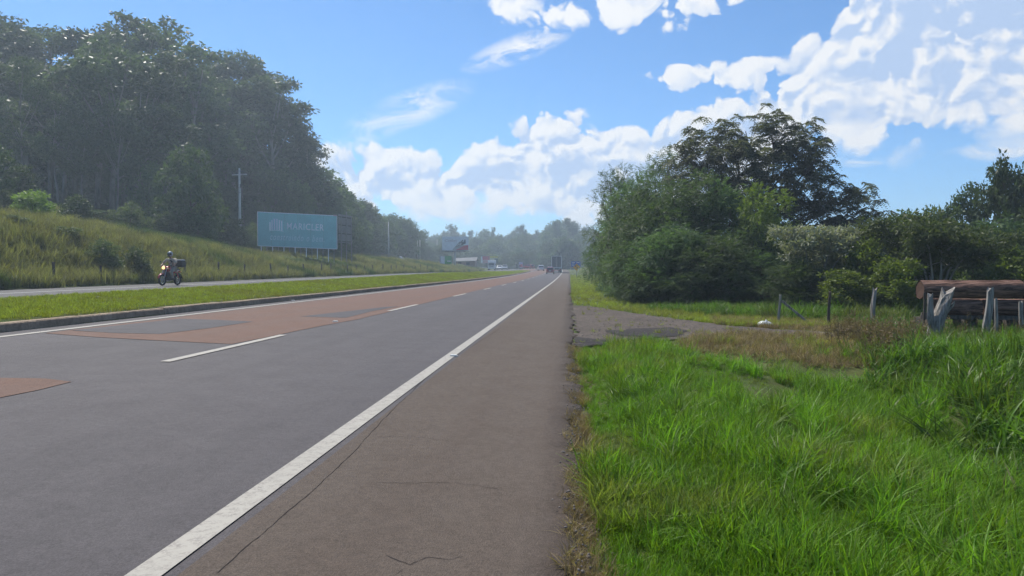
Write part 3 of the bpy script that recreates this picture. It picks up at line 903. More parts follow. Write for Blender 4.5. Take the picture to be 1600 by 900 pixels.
for i, (px, py, Y, wpx, lab) in enumerate([(118, 309, 52, 80, 'dark shrub right of the bright yellow-green shrub'), (10, 300, 50, 60, 'shrub at the left picture edge above the bank'), (150, 330, 58, 70, 'low dark shrub at the edge of the grove'),
                                       (205, 320, 60, 90, 'shrub below the rounded broadleaf tree'), (362, 346, 78, 80, 'shrub at the foot of the concrete utility pole'), (395, 352, 84, 60, 'shrub between the utility pole and the teal billboard'),
                                       (255, 335, 62, 80, 'dark shrub below the big round tree'), (310, 338, 64, 90, 'dark shrub under the right side of the big round tree')]):
    tree_at('shrub', lab, 'shrub', 'shrubs on the left bank', px, py, Y, DENSE if i in (0, 2, 6, 7) else OLIVE, i, 8.0 if i in (0, 2, 6, 7) else 4.0, 1, wpx, 4.6 if i in (0, 2, 6, 7) else 2.8)
for i, (px, py, Y, wpx, lab) in enumerate([(105, 360, 38, 72, 'dark weedy bush on the slope above the far road'), (160, 376, 38, 80, 'dark bush on the slope between other bushes'), (22, 372, 36, 66, 'olive bush low on the slope at far left'), (210, 388, 40, 76, 'bush on the slope left of the motorcyclist')]):
    tree_at('shrub', lab, 'shrub', 'weedy bushes on the slope', px, py, Y, OLIVE, i, 4.0, 1, wpx, 2.8)

# -- trees stepping down along the left side beyond the billboard
sky2 = [(505, 280), (540, 300), (572, 318), (600, 332), (630, 338), (648, 352), (668, 364), (690, 362), (705, 352), (720, 360), (745, 362), (770, 356), (785, 368), (800, 362), (815, 352), (830, 366), (850, 356), (866, 346), (890, 345), (915, 352)]
s2x, s2y = [p[0] for p in sky2], [p[1] for p in sky2]
for i, px in enumerate(range(520, 660, 15)):
    Y = float(np.interp(px, [520, 660], [122, 245])) + random.uniform(-5, 5)
    x = px + random.uniform(-4, 4)
    tree_at('broadleaf_tree', 'dark broadleaf tree in the row beyond the teal billboard', 'tree', 'roadside trees beyond the teal billboard', x, float(np.interp(x, s2x, s2y)) + random.uniform(0, 8), Y, DENSE, i, 8.0, random.uniform(.8, 1.05))
for i, px in enumerate(range(526, 700, 18)):
    Y = float(np.interp(px, [520, 700], [118, 262])) + random.uniform(-5, 5)
    tree_at('broadleaf_tree', 'dark broadleaf tree in the row beyond the teal billboard', 'tree', 'roadside trees beyond the teal billboard', px, float(np.interp(px, s2x, s2y)) + random.uniform(18, 32), Y, DENSE, i, 8.0, random.uniform(.9, 1.2))
# -- wooded hillside at the end of the road
FL = 'hazy tree in the far wood at the end of the road'
i = 0
for px in np.arange(645, 925, 7.5):
    x = px + random.uniform(-3, 3); y = float(np.interp(x, s2x, s2y)) + random.uniform(-2, 6)
    b_ = drop(x, 400); 
    if i % 3: tree_at('broadleaf_tree', FL, 'tree', 'far wood at the end of the road', x, y + 4, random.uniform(380, 420), DENSE, i, 8.0, random.uniform(.55, .8))
    else: euc_at(x, y, random.uniform(380, 420), i, FL, 'far wood at the end of the road', .8)
    i += 1
for Yr, dy, w in ((340, 16, 1.0), (300, 30, 1.2), (270, 44, 1.2)):
    for px in np.arange(690 if Yr < 330 else 660, 930, 11):
        x = px + random.uniform(-4, 4); y = float(np.interp(x, s2x, s2y)) + dy + random.uniform(-4, 6)
        if Yr == 270 and x > 862: y -= 12
        tree_at('broadleaf_tree', FL, 'tree', 'far wood at the end of the road', x, y, Yr + random.uniform(-12, 12), DENSE if i % 4 else OLIVE, i, 8.0 if i % 4 else 4.0, w); i += 1
euc_at(816, 350, 372, 1, 'lone tall narrow eucalyptus standing out of the far skyline', 'tall trees on the far skyline', .55)
euc_at(771, 356, 372, 2, 'small dark tree standing up on the far skyline above the parked signs', 'tall trees on the far skyline', .5)
euc_at(871, 345, 330, 0, 'tall round-headed eucalyptus left of two on the far skyline by the truck', 'tall trees on the far skyline', 1.0)
euc_at(889, 343, 330, 3, 'tall round-headed eucalyptus right of two on the far skyline by the truck', 'tall trees on the far skyline', .95)
for i, (px, py, Y) in enumerate([(926, 378, 158), (934, 362, 145), (936, 370, 168), (908, 396, 185), (909, 390, 205)]):
    tree_at('broadleaf_tree', 'roadside tree behind the blue road sign', 'tree', 'roadside trees behind the signs', px + 12, py, Y, DENSE if i % 2 else LEUC, i, 8.0 if i % 2 else 5.2, .75)

# -- right roadside thicket of feathery shrubs, from the sign back to the driveway
TH = 'feathery shrubs of the right roadside thicket'
thicket = [(972, 368, 108, 56), (970, 360, 94, 60), (970, 352, 82, 64), (970, 345, 70, 74), (970, 334, 58, 90), (966, 312, 49, 116), (992, 292, 42, 146), (1022, 284, 37, 182), (1072, 280, 35, 190), (1125, 300, 35, 170),
           (980, 390, 40, 104), (1000, 372, 34.5, 150), (1050, 362, 31.5, 180), (1105, 368, 31, 170), (1160, 355, 33, 150), (1020, 420, 31, 130), (1080, 425, 29.5, 130), (1135, 420, 30, 130), (1190, 400, 31.5, 130), (1225, 372, 34, 120), (990, 425, 35, 96)]
for i, (px, py, Y, wpx) in enumerate(thicket):
    row = sorted(thicket[:10] if i < 10 else thicket[10:]); nth = ['leftmost', 'second from left', 'third from left', 'fourth from left', 'fifth from left', 'sixth from left', 'seventh from left', 'eighth from left', 'ninth from left', 'tenth from left', 'rightmost'][row.index((px, py, Y, wpx))]
    lab = ('tall feathery shrub in the back row of the right thicket, ' if i < 10 else 'lower feathery shrub in the front row of the right thicket, ') + nth
    tree_at('thicket_shrub', lab, 'shrub', TH, px, py, Y, LEUC, i, 5.2, 1, wpx, 2.75)
tree_at('lime_tree', 'light green feathery tree in front of the big dark tree', 'tree', None, 1192, 306, 33, LIME, 0, 4.4, 1, 120, 2.2)
for i, (px, py, Y, wpx, lab) in enumerate([(965, 262, 47, 120, 'wispy open-branched tree at the left shoulder of the thicket'), (1030, 236, 45, 130, 'wispy open-branched tree between the thicket and the big dark tree')]):
    tree_at('wispy_tree', lab, 'tree', 'wispy trees over the thicket', px, py, Y, SPARSE, 0, 6.6, 1, wpx, 2.3)

# -- the big dark tree with pinnate leaf rosettes
def big_tree():
    rng = np.random.default_rng(77); Y0 = 39.0
    b_ = drop(1185, Y0)
    def lob(px, py, r, dy=0.0, fz=1.0):
        p = at(px, py, Y0 + dy); q = r / FPX * Y0
        return (p.x - b_.x, p.y - b_.y, p.z - b_.z, q, q, q * fz)
    lobes = [lob(1165, 205, 48), lob(1110, 225, 46, -.6), (lob(1215, 208, 42, .5)), lob(1250, 225, 46), lob(1275, 250, 38, -1), lob(1085, 262, 48, .6), lob(1145, 258, 60, -1.2), lob(1210, 265, 60, 1.4), lob(1255, 290, 50, 1),
             lob(1180, 300, 66, -1), lob(1100, 305, 50, 1), lob(1300, 310, 44, -.5), lob(1345, 300, 34, .4), lob(1330, 345, 44, -1), lob(1270, 345, 54, .3), lob(1360, 335, 26, .6), lob(1210, 350, 60, .8), lob(1140, 345, 56), lob(1300, 385, 56), lob(1350, 385, 36, .6), lob(1060, 240, 22, 0), lob(1070, 290, 26, .5)]
    C, pick, q = lobe_points(lobes, 1250, rng, .45)
    fr = 8
    P = np.repeat(C, fr, 0)
    a = (np.tile(np.arange(fr), len(C)) / fr + np.repeat(rng.random(len(C)), fr)) * 2 * math.pi
    out = np.repeat(unit(q), fr, 0)
    D = unit(np.stack([np.cos(a), np.sin(a), rng.uniform(-.55, .6, len(a))], -1) + out * .5)
    v = np.clip(np.repeat(rng.random(len(C)), fr) * .5 + rng.random(len(P)) * .5, 0, 1)
    cr = fronds(P, D, rng.uniform(.34, .56, len(P)), 6, .15, .08, .75, rng, v)
    mb = skeleton(9.5, .19, lobes, rng, 9, (0, 0), .62, 12, C, pick, .25)
    e = empty('pinnate_tree', b_)
    link(bpy.data.objects.new('trunk', mb.mesh('trunk', M_bark)), e)
    link(bpy.data.objects.new('crown', npmesh('crown', cr[0], cr[1], M_pinn, {'v': cr[2]})), e)
    tag(e, 'big spreading dark tree with star-shaped leaf clusters over the right thicket', 'tree')
big_tree()

# -- shrubs right of the driveway
def umbrella_tree(name, label, px, py, Y, wpx, m_leaf, seed, hh=1.0, stems=5, n=520, L=.16, W=.06):
    """low multi-stemmed tree: pale bent stems under a flat layered head"""
    rng = np.random.default_rng(seed); b_ = drop(px, Y); top = at(px, py, Y).z - b_.z; w = wpx / FPX * Y / 2
    mb = MB(); C = []
    for i in range(stems):
        a = 2 * math.pi * i / stems + rng.uniform(-.4, .4); rr = w * rng.uniform(.45, .8)
        e = Vector((rr * math.cos(a), rr * .7 * math.sin(a), top * rng.uniform(.55, .9)))
        m_ = Vector((e.x * .45 + rng.uniform(-.12, .12), e.y * .45, top * .45)); 
        mb.tube([(rng.uniform(-.08, .08), rng.uniform(-.08, .08), -.1), m_ * .55, m_, e], [.032 * top ** .5, .026 * top ** .5, .02 * top ** .5, .008], 6, False)
        for j in range(3):
            g = e + Vector((rng.normal() * w * .3, rng.normal() * w * .3, rng.uniform(-.12, .2) * top)); mb.tube([m_.lerp(e, .6), g], [.018, .006], 5, False)
            C.append((g.x, g.y, min(g.z, top * .92), w * .34, w * .34, w * .24))
        C.append((e.x, e.y, e.z, w * .34, w * .34, w * .26))
    C.append((0, 0, top * .9, w * .5, w * .5, w * .2))
    pts, pick, q = lobe_points(C, n, rng, .3)
    cr = cluster_leaves(pts, 30, .24, L, W, .15, rng, .6)
    e = empty(name, b_)
    link(bpy.data.objects.new('trunk', mb.mesh('trunk', M_bark_grey)), e); link(bpy.data.objects.new('crown', npmesh('crown', cr[0], cr[1], m_leaf, {'v': cr[2]})), e)
    tag(e, label, 'tree'); return e
umbrella_tree('flowering_tree', 'small pale blossoming tree with flat layered crown by the thicket', 1272, 358, 28, 135, M_pale, 91, n=330)
umbrella_tree('stemmy_shrub', 'olive shrub with bare pale forked stems behind the logs', 1462, 346, 27, 190, M_olive, 92, stems=9, n=620)
for i, (px, py, Y, wpx, pr, h0, w0, lab) in enumerate([
    (1350, 378, 27, 110, BRIGHT, 4.0, 2.6, 'bright green shrub between the pale tree and the logs'), (1398, 404, 24.5, 130, BRIGHT, 4.0, 2.6, 'leafy green shrub left of the log ends'),
    (1318, 424, 25, 130, BRIGHT, 4.0, 2.6, 'low green shrub behind the thin fence posts'), (1250, 412, 27, 150, LEUC, 5.2, 2.75, 'dark feathery shrub under the pale blossoming tree'),
    (1400, 340, 40, 150, DENSE, 8.0, 4.6, 'dark shrub in the gap left of the olive shrub'), (1330, 355, 36, 130, DENSE, 8.0, 4.6, 'dark shrub behind the bright green shrub'),
    (1455, 335, 46, 130, OLIVE, 4.0, 2.8, 'hazy shrub low on the skyline above the logs'), (1520, 372, 30, 150, OLIVE, 4.0, 2.8, 'olive shrub behind the right end of the logs'),
    (1590, 392, 26, 140, BRIGHT, 4.0, 2.6, 'green shrub at the right picture edge behind the logs'), (1430, 400, 29, 120, DENSE, 8.0, 4.6, 'dark bushy shrub behind the log ends'),
    (1520, 300, 44, 110, DENSE, 8.0, 4.6, 'dark tree left of the tallest tree at the right edge'), (1572, 252, 42, 130, DENSE, 8.0, 4.6, 'tallest dark tree at the right picture edge'),
    (1630, 240, 40, 150, DENSE, 8.0, 4.6, 'dark tree cut by the right picture edge'), (1560, 345, 36, 160, DENSE, 8.0, 4.6, 'dark undergrowth tree below the tallest tree at right'),
    (1245, 395, 33, 130, DENSE, 8.0, 4.6, 'dark shrub filling the shade behind the pale tree'), (1480, 380, 34, 160, DENSE, 8.0, 4.6, 'dark shrub behind the olive stemmed shrub'), (1660, 330, 36, 200, DENSE, 8.0, 4.6, 'dark shrub beyond the right picture edge')]):
    tree_at('shrub', lab, 'shrub', 'shrubs behind the fence on the right', px, py, Y, pr, i, h0, 1, wpx, w0)

# ------------------------------------------------------------------ grasses: clumps instanced on points (geometry nodes), one object per mass
def blades(rng, n, h, w, spread, curve, segs=3, vlo=0.0):
    """a clump of n curved blades"""
    a = rng.uniform(0, 2 * math.pi, n); r = spread * np.sqrt(rng.random(n))
    P = np.stack([r * np.cos(a), r * np.sin(a), np.full(n, -.02)], -1)
    az = rng.uniform(0, 2 * math.pi, n); Dh = np.stack([np.cos(az), np.sin(az), np.zeros(n)], -1); S = np.stack([-np.sin(az), np.cos(az), np.zeros(n)], -1)
    hh = h * rng.uniform(.55, 1.15, n)[:, None]; cv = curve * rng.uniform(.2, 1.2, n)[:, None]; ww = w * rng.uniform(.7, 1.3, n)[:, None]
    rows = []
    for k in range(segs + 1):
        t = k / segs
        c = P + np.array([0, 0, 1]) * hh * (t - .38 * cv * t * t) + Dh * hh * cv * (t ** 1.9) * .75
        wd = ww * (1 - t ** 2.2) * .5 + ww * .03
        rows += [c - S * wd, c + S * wd]
    V = np.stack(rows, 1)
    m = 2 * (segs + 1); base = np.arange(n)[:, None] * m
    F = np.concatenate([base + np.array([[2 * k, 2 * k + 1, 2 * k + 3, 2 * k + 2]]) for k in range(segs)], 0)
    v = np.repeat(np.clip(vlo + rng.random(n) * (1 - vlo), 0, 1), m)
    return V.reshape(-1, 3), F, v

def stalks(rng, n, h, spread):
    """dry seed stalks with small side twigs"""
    parts = []
    P = np.concatenate([rng.normal(0, spread, (n, 2)), np.zeros((n, 1))], -1)
    top = P + np.stack([rng.normal(0, .1, n) * h, rng.normal(0, .1, n) * h, h * rng.uniform(.6, 1.1, n)], -1)
    D = unit(top - P); L = np.linalg.norm(top - P, axis=1)
    S = unit(np.cross(D, rng.normal(size=(n, 3))))
    V = np.stack([P - S * .006, P + S * .006, top + S * .003, top - S * .003], 1).reshape(-1, 3)
    parts.append((V, np.arange(4 * n).reshape(n, 4), np.repeat(rng.random(n), 4)))
    k = 9
    t = rng.uniform(.35, 1, (n, k, 1)); Q = (P[:, None] + (top - P)[:, None] * t).reshape(-1, 3)
    parts.append(kites(Q, unit(rng.normal(size=(n * k, 3)) + np.array([0, 0, .7])), .10, .028, rng.random(n * k), rng))
    return merge(*parts)

def scatter(name, label, cat, pts, rng, protos, mtl, smin, smax, tone, lean=.15, kind='stuff', scl=1.0):
    """one 'stuff' object: instances of clump meshes on the given points"""
    n = len(pts)
    me = bpy.data.meshes.new(name); me.vertices.add(n); me.vertices.foreach_set('co', np.asarray(pts, np.float32).ravel())
    rot = np.stack([rng.normal(0, lean, n), rng.normal(0, lean, n), rng.uniform(0, 6.28, n)], -1)
    a = me.attributes.new('rot', 'FLOAT_VECTOR', 'POINT'); a.data.foreach_set('vector', rot.astype(np.float32).ravel())
    a = me.attributes.new('scl', 'FLOAT', 'POINT'); a.data.foreach_set('value', (rng.uniform(smin, smax, n) * scl).astype(np.float32))
    a = me.attributes.new('pick', 'INT', 'POINT'); a.data.foreach_set('value', rng.integers(0, len(protos), n).astype(np.int32))
    a = me.attributes.new('tone', 'FLOAT', 'POINT'); a.data.foreach_set('value', np.clip(np.broadcast_to(tone, n), 0, 1).astype(np.float32))
    me.materials.append(mtl)
    o = link(bpy.data.objects.new(name, me)); tag(o, label, cat, kind=kind)
    pc = bpy.data.collections.new(name + '_clumps')
    for i, (V, F, v) in enumerate(protos):
        pc.objects.link(bpy.data.objects.new('%s_clump_%02d' % (name, i), npmesh(name + '_clump', V, F, mtl, {'v': v})))
    g = bpy.data.node_groups.new(name, 'GeometryNodeTree')
    g.interface.new_socket('Geometry', in_out='INPUT', socket_type='NodeSocketGeometry'); g.interface.new_socket('Geometry', in_out='OUTPUT', socket_type='NodeSocketGeometry')
    b = NB(g)
    gi, go, ip, ci = b.n('NodeGroupInput'), b.n('NodeGroupOutput'), b.n('GeometryNodeInstanceOnPoints'), b.n('GeometryNodeCollectionInfo')
    ci.inputs['Collection'].default_value = pc; ci.inputs['Separate Children'].default_value = True; ci.inputs['Reset Children'].default_value = True
    def attr(nm, dt):
        nd = b.n('GeometryNodeInputNamedAttribute', data_type=dt); nd.inputs['Name'].default_value = nm; return nd.outputs[0]
    L = g.links.new
    L(gi.outputs[0], ip.inputs['Points']); L(ci.outputs[0], ip.inputs['Instance']); ip.inputs['Pick Instance'].default_value = True
    L(attr('pick', 'INT'), ip.inputs['Instance Index'])
    er = b.n('FunctionNodeEulerToRotation'); L(attr('rot', 'FLOAT_VECTOR'), er.inputs[0]); L(er.outputs[0], ip.inputs['Rotation'])
    L(attr('scl', 'FLOAT'), ip.inputs['Scale'])
    L(ip.outputs[0], go.inputs[0])
    md = o.modifiers.new('clumps', 'NODES'); md.node_group = g
    return o

def pts_on(u, Y, dz=0.0):
    return np.stack([u + cx(Y), Y, H(u, Y) + dz], -1)
def seen(P, mx=40):
    """keep the points that fall inside or just outside the picture"""
    M = np.array(CAMR.transposed()); q = (P - np.array(EYE)) @ M.T
    px = 800 + FPX * q[:, 0] / -q[:, 2]; py = 450 - FPX * q[:, 1] / -q[:, 2]
    return (q[:, 2] < -.5) & (px > -mx) & (px < 1600 + mx) & (py < 900 + 3 * mx), px, py
def cap(P, h, ylim):
    """scale that keeps plants of height h as low as they stand in the photograph"""
    d = P[:, 1]; z = EYE.z - (np.broadcast_to(ylim, d.shape) - 422) / FPX * d
    return np.clip((z - P[:, 2]) / h, .25, 1.0)
def fnoise(x, y, s, seed):
    r = np.random.default_rng(seed); t = 0
    for i in range(6):
        k = s * r.uniform(.5, 2.2); a = r.uniform(0, 6.28); t = t + np.sin(k * (x * math.cos(a) + y * math.sin(a)) + r.uniform(0, 6.28))
    return .5 + t / 6
def inside(px, py, poly):
    c = np.zeros(len(px), bool); n = len(poly)
    for i in range(n):
        (x0, y0), (x1, y1) = poly[i], poly[(i + 1) % n]
        hit = ((y0 > py) != (y1 > py)) & (px < (x1 - x0) * (py - y0) / (y1 - y0 + 1e-9) + x0)
        c ^= hit
    return c
drive_xy = [(v.co.x, v.co.y) for v in ()]
DRIVE = [(q.x, q.y) for q in (on_ground(*p) for p in [(893.5, 476), (925, 479), (985, 489), (1060, 499), (1130, 509), (1210, 515), (1300, 520), (1340, 525), (1290, 527), (1215, 525), (1130, 523), (1080, 530), (1015, 537), (950, 542), (901, 546)])]

g = np.random.default_rng(101)
CL = [blades(g, 26, .26, .0075, .085, .9, 4) for _ in range(4)] + [blades(g, 20, .34, .009, .08, 1.15, 4, .2) for _ in range(3)]
CL_tuft = [blades(g, 44, .46, .0085, .10, 1.25, 5, .25) for _ in range(3)]
CL_broad = [blades(g, 15, .55, .020, .13, 1.1, 5) for _ in range(4)] + [blades(g, 11, .40, .024, .12, 1.4, 5, .2) for _ in range(2)]
CL_mown = [blades(g, 22, .085, .008, .09, .8, 2) for _ in range(4)]
CL_bank = [blades(g, 34, .85, .020, .30, .8, 3) for _ in range(4)]
CL_dry = [blades(g, 24, .26, .007, .10, 1.2, 4) for _ in range(4)]
CL_stalk = [stalks(g, 9, .75, .12) for _ in range(3)]

# foreground verge grass, thinning with distance
def near_points(n, y0, y1, pw, u_fn):
    Y = y0 + (y1 - y0) * g.random(n) ** pw
    u = u_fn(Y)
    return u, Y
u, Y = near_points(26000, 2.6, 15.0, 1.35, lambda Y: .10 + g.random(len(Y)) * (.85 * Y + .6))
P = pts_on(u, Y); ok, px, py = seen(P)
dz = inside(P[:, 0], P[:, 1], DRIVE)
dryzone = inside(px, py, [(1050, 528), (1180, 524), (1330, 530), (1400, 560), (1330, 600), (1230, 590), (1120, 560), (1050, 548)])
dark_right = (u > 4.2 + .1 * np.sin(Y * 2)) & (Y > 4)
edge = u < .10 + .10 * fnoise(Y * 2, Y * .3, 2.0, 5)
fn = fnoise(u, Y, 2.2, 9)
keep = ok & ~dz & ~edge & (g.random(len(u)) > np.where(dryzone, .75, 0)) & (g.random(len(u)) > np.where(dark_right, .55, 0))
bare = inside(px, py, [(1150, 590), (1250, 585), (1270, 640), (1180, 650)])
keep &= ~(bare & (g.random(len(u)) > .25))
tone = .10 * g.random(len(u)) + np.where(dryzone, .45, 0) + .34 * sstep(fn, .58, .95) + .5 * np.exp(-((u - .12) / .07) ** 2) * g.random(len(u))
scatter('verge_grass', 'lush bright green grass on the near right verge', 'grass', P[keep], g, CL, M_grass, .5, .95, tone[keep], .28, scl=(.45 + .75 * sstep(fnoise(u, Y, 1.7, 12), .3, .75))[keep])
# taller soft tufts
u, Y = near_points(1500, 3.0, 13.0, 1.2, lambda Y: .5 + g.random(len(Y)) * (.8 * Y))
P = pts_on(u, Y); ok, px, py = seen(P); k_ = ok & (fnoise(u, Y, 1.3, 21) > .5) & ~inside(P[:, 0], P[:, 1], DRIVE)
scatter('grass_tufts', 'taller arching grass tufts on the near verge', 'grass', P[k_], g, CL_tuft, M_grass, .45, 1.0, .08 * g.random(k_.sum()), .25)
# broad-bladed weeds on the right
u, Y = near_points(9000, 3.4, 17.5, 1.1, lambda Y: 2.2 + g.random(len(Y)) * (.8 * Y + 1))
P = pts_on(u, Y); ok, px, py = seen(P)
pr = sstep(u - .16 * Y, 2.2, 4.2)
k_ = ok & (g.random(len(u)) < pr) & ~inside(P[:, 0], P[:, 1], DRIVE) & ~inside(px, py, [(900, 480), (1330, 505), (1345, 545), (1080, 545), (900, 560)])
tone = .55 * sstep(fnoise(u, Y, 1.6, 33), .62, .9) * g.random(len(u)) + .25 * (Y > 12)
scatter('tall_weeds', 'tall broad-bladed weeds on the right side of the verge', 'weeds', P[k_], g, CL_broad, M_weed, .55, 1.15, tone[k_], .25, scl=cap(P[k_], .6, np.where(px[k_] > 1420, 500, np.where(px[k_] > 1320, 512, 540))))
# dry straw beside the driveway and along the shoulder's broken edge
u, Y = near_points(5200, 11.5, 22, 1.0, lambda Y: 1.0 + g.random(len(Y)) * 9)
P = pts_on(u, Y); ok, px, py = seen(P)
zone = inside(px, py, [(1040, 522), (1180, 520), (1340, 526), (1420, 540), (1400, 580), (1300, 575), (1200, 565), (1080, 552)]) | inside(px, py, [(1110, 500), (1230, 490), (1330, 495), (1350, 524), (1250, 520), (1120, 512)])
k_ = ok & zone & ~inside(P[:, 0], P[:, 1], DRIVE)
scatter('dry_grass', 'dry straw-coloured grass along the driveway', 'grass', P[k_], g, CL_dry, M_dry, .5, 1.1, .5 * g.random(k_.sum()), .3)
Y = 2.6 + 11 * g.random(900) ** 1.2; u = .10 + g.normal(0, .045, 900); k_ = fnoise(Y, Y * 0, 3.1, 55) > .46
P = pts_on(u, Y)[k_]
scatter('edge_straw', 'straw and dead stems along the crumbling shoulder edge', 'grass', P, g, CL_dry, M_dry, .25, .6, .5 * g.random(len(P)), .5)
u, Y = near_points(420, 12.5, 20, 1.0, lambda Y: 5 + g.random(len(Y)) * 8)
P = pts_on(u, Y); ok, px, py = seen(P)
k_ = ok & (inside(px, py, [(1290, 500), (1420, 490), (1440, 545), (1390, 600), (1300, 580)]) | (inside(px, py, [(1430, 495), (1640, 495), (1640, 540), (1430, 540)]) & (g.random(len(u)) < .35)))
scatter('dead_stalks', 'brown dead weed stalks between the driveway and the logs', 'weeds', P[k_], g, CL_stalk, M_dry, .5, 1.0, .3 + .6 * g.random(k_.sum()), .12, scl=cap(P[k_], .75, 490))
# verge beyond the driveway and round the thicket
u, Y = near_points(12000, 19, 150, 2.2, lambda Y: .12 + g.random(len(Y)) * np.where(Y < 40, .35 * Y, 6))
P = pts_on(u, Y); ok, px, py = seen(P); k_ = ok & ~inside(P[:, 0], P[:, 1], DRIVE)
scatter('far_verge_grass', 'short green grass on the verge beyond the driveway', 'grass', P[k_], g, CL, M_mown, .45, .9, (.05 + .3 * sstep(fnoise(u, Y, .5, 71), .6, .95))[k_], .2)
# tall grass at the thicket's foot and behind the fence
u, Y = near_points(9000, 17, 30, 1.0, lambda Y: 1.5 + g.random(len(Y)) * 22)
P = pts_on(u, Y); ok, px, py = seen(P)
foot = inside(px, py, [(1000, 484), (1180, 478), (1600, 470), (1640, 535), (1405, 535), (1340, 512), (1200, 500), (1090, 492)])
k_ = ok & foot & ~inside(P[:, 0], P[:, 1], DRIVE)
scatter('fence_weeds', 'rank green weeds along the foot of the thicket and fence', 'weeds', P[k_], g, CL_broad + CL_tuft, M_weed, .7, 1.4, (.5 * sstep(fnoise(u, Y, 1.2, 81), .55, .9))[k_], .2, scl=cap(P[k_], .6, np.where(px[k_] > 1420, 494, np.where(Y[k_] > 21.5, 468, 486))))

# sparse tufts growing through the driveway
q_ = [on_ground(a, c) for a, c in zip(g.uniform(905, 1310, 520), g.uniform(484, 540, 520))]
P = np.array([(q.x, q.y, q.z) for q in q_]); k_ = inside(P[:, 0], P[:, 1], DRIVE) & (fnoise(P[:, 0], P[:, 1] * 2, 2.4, 141) > .58)
scatter('driveway_tufts', 'sparse grass tufts growing through the gravel driveway', 'grass', P[k_], g, CL + CL_dry, M_mown, .35, .8, .6 * g.random(k_.sum()), .3)

# mown median
u = -10.25 - 4.0 * g.random(30000); Y = 8 + 100 * g.random(30000) ** 1.8
P = pts_on(u, Y); ok, px, py = seen(P)
scatter('median_grass', 'mown yellow-green grass on the raised median', 'grass', P[ok], g, CL_mown, M_mown, .6, 1.3, (.10 + .35 * sstep(fnoise(u, Y, .8, 91), .6, .95) + .4 * np.exp(-((u + 10.27) / .08) ** 2))[ok], .25)
u = -10.3 - 3.9 * g.random(9000); Y = 100 + 84 * g.random(9000)
P = pts_on(u, Y)
scatter('far_median_grass', 'mown grass on the far part of the raised median', 'grass', P, g, CL_mown, M_mown, 1.2, 2.2, .15 * g.random(len(P)), .25)
# tall grass of the left bank
n = 30000
Y = 18 + 185 * g.random(n) ** 1.7; u = -24.15 - 24 * g.random(n) ** 1.25
P = pts_on(u, Y); ok, px, py = seen(P)
patchy = fnoise(u * 1.2, Y * .6, .55, 111)
tone = .9 * sstep(patchy, .55, .85) + .12 * g.random(n)
tall = np.where(u > -25.2, .55, 1.0)
scatter('bank_grass', 'tall seeding yellow-green grass on the left roadside bank', 'grass', P[ok], g, CL_bank, M_bank, .55, 1.15, tone[ok], .15, scl=np.where((Y > 68) & (Y < 100) & (u < -26), .5, 1.0)[ok])

# ------------------------------------------------------------------ built things
M_teal = plain('teal_billboard_sheet', (.31, .61, .59), .55, var=.06, scale=.8)
M_tealtext = plain('pale_teal_print', (.93, .95, .95), .6, var=.04)
M_lilac = plain('pale_lilac_print', (.78, .80, .86), .6, var=.04)
M_tealtext2 = plain('soft_teal_print', (.70, .86, .86), .6, var=.04)
M_white = plain('white_board', (.84, .85, .85), .55, var=.06, scale=1.2)
M_conc = plain('pole_concrete', (.58, .56, .52), .85, var=.15, scale=1.5)
M_steel = plain('galvanised_steel', (.45, .46, .46), .45, .6, .1)
M_dsteel = plain('dark_steel', (.10, .10, .105), .6, .3, .1)
M_redp = plain('red_print', (.62, .05, .07), .5, var=.1)
M_pinkp = plain('pink_red_print', (.62, .09, .15), .5, var=.15)
M_greenp = plain('green_print', (.02, .36, .08), .5, var=.08)
M_yellowp = plain('yellow_print', (.62, .52, .06), .5, var=.1)
M_black = plain('black_print', (.02, .022, .025), .5, var=.1)
M_grey = plain('grey_print', (.28, .30, .31), .5, var=.1)
M_bluep = plain('road_sign_blue', (.02, .12, .50), .4, var=.05)
M_orange = plain('road_sign_orange', (.92, .40, .03), .4, var=.05)
M_wire = plain('wire_black', (.03, .03, .03), .6)
M_rubber = plain('tyre_rubber', (.018, .018, .018), .8, var=.1)
M_alloy = plain('wheel_metal', (.35, .35, .36), .35, .8, .05)
M_glass = plain('dark_car_glass', (.02, .025, .03), .08, spec=.8, var=0)
M_tail = plain('tail_lamp_red', (.45, .01, .012), .25, var=0)
M_plate = plain('number_plate', (.6, .6, .58), .5, var=0)
M_trim = plain('black_plastic', (.02, .02, .021), .55, var=.05)
def carpaint(name, c): return plain(name, c, .28, .0, .02, 3, .5, None, .8)
M_carred = carpaint('car_paint_red', (.32, .025, .03))
M_carwhite = carpaint('car_paint_white', (.72, .72, .72))
M_carsilver = carpaint('car_paint_silver', (.42, .44, .46))

def text_mesh(body, size, depth, m, name, shear=0.0, spacing=1.0, bold=0.0):
    c = bpy.data.curves.new(name, 'FONT'); c.body = body; c.size = size; c.extrude = depth; c.shear = shear; c.align_x = 'LEFT'; c.space_character = spacing; c.offset = bold
    c.resolution_u = 3
    o = bpy.data.objects.new('tmp', c); COL.objects.link(o)
    dg = bpy.context.evaluated_depsgraph_get()
    me = bpy.data.meshes.new_from_object(o.evaluated_get(dg)); me.name = name
    bpy.data.objects.remove(o); bpy.data.curves.remove(c)
    me.materials.clear(); me.materials.append(m)
    return me

def frame_on(o_right, up=Vector((0, 0, 1))):
    r = Vector(o_right).normalized(); n = r.cross(up).normalized()          # n points towards the viewer side
    return Matrix((r, up, n)).transposed().to_4x4()

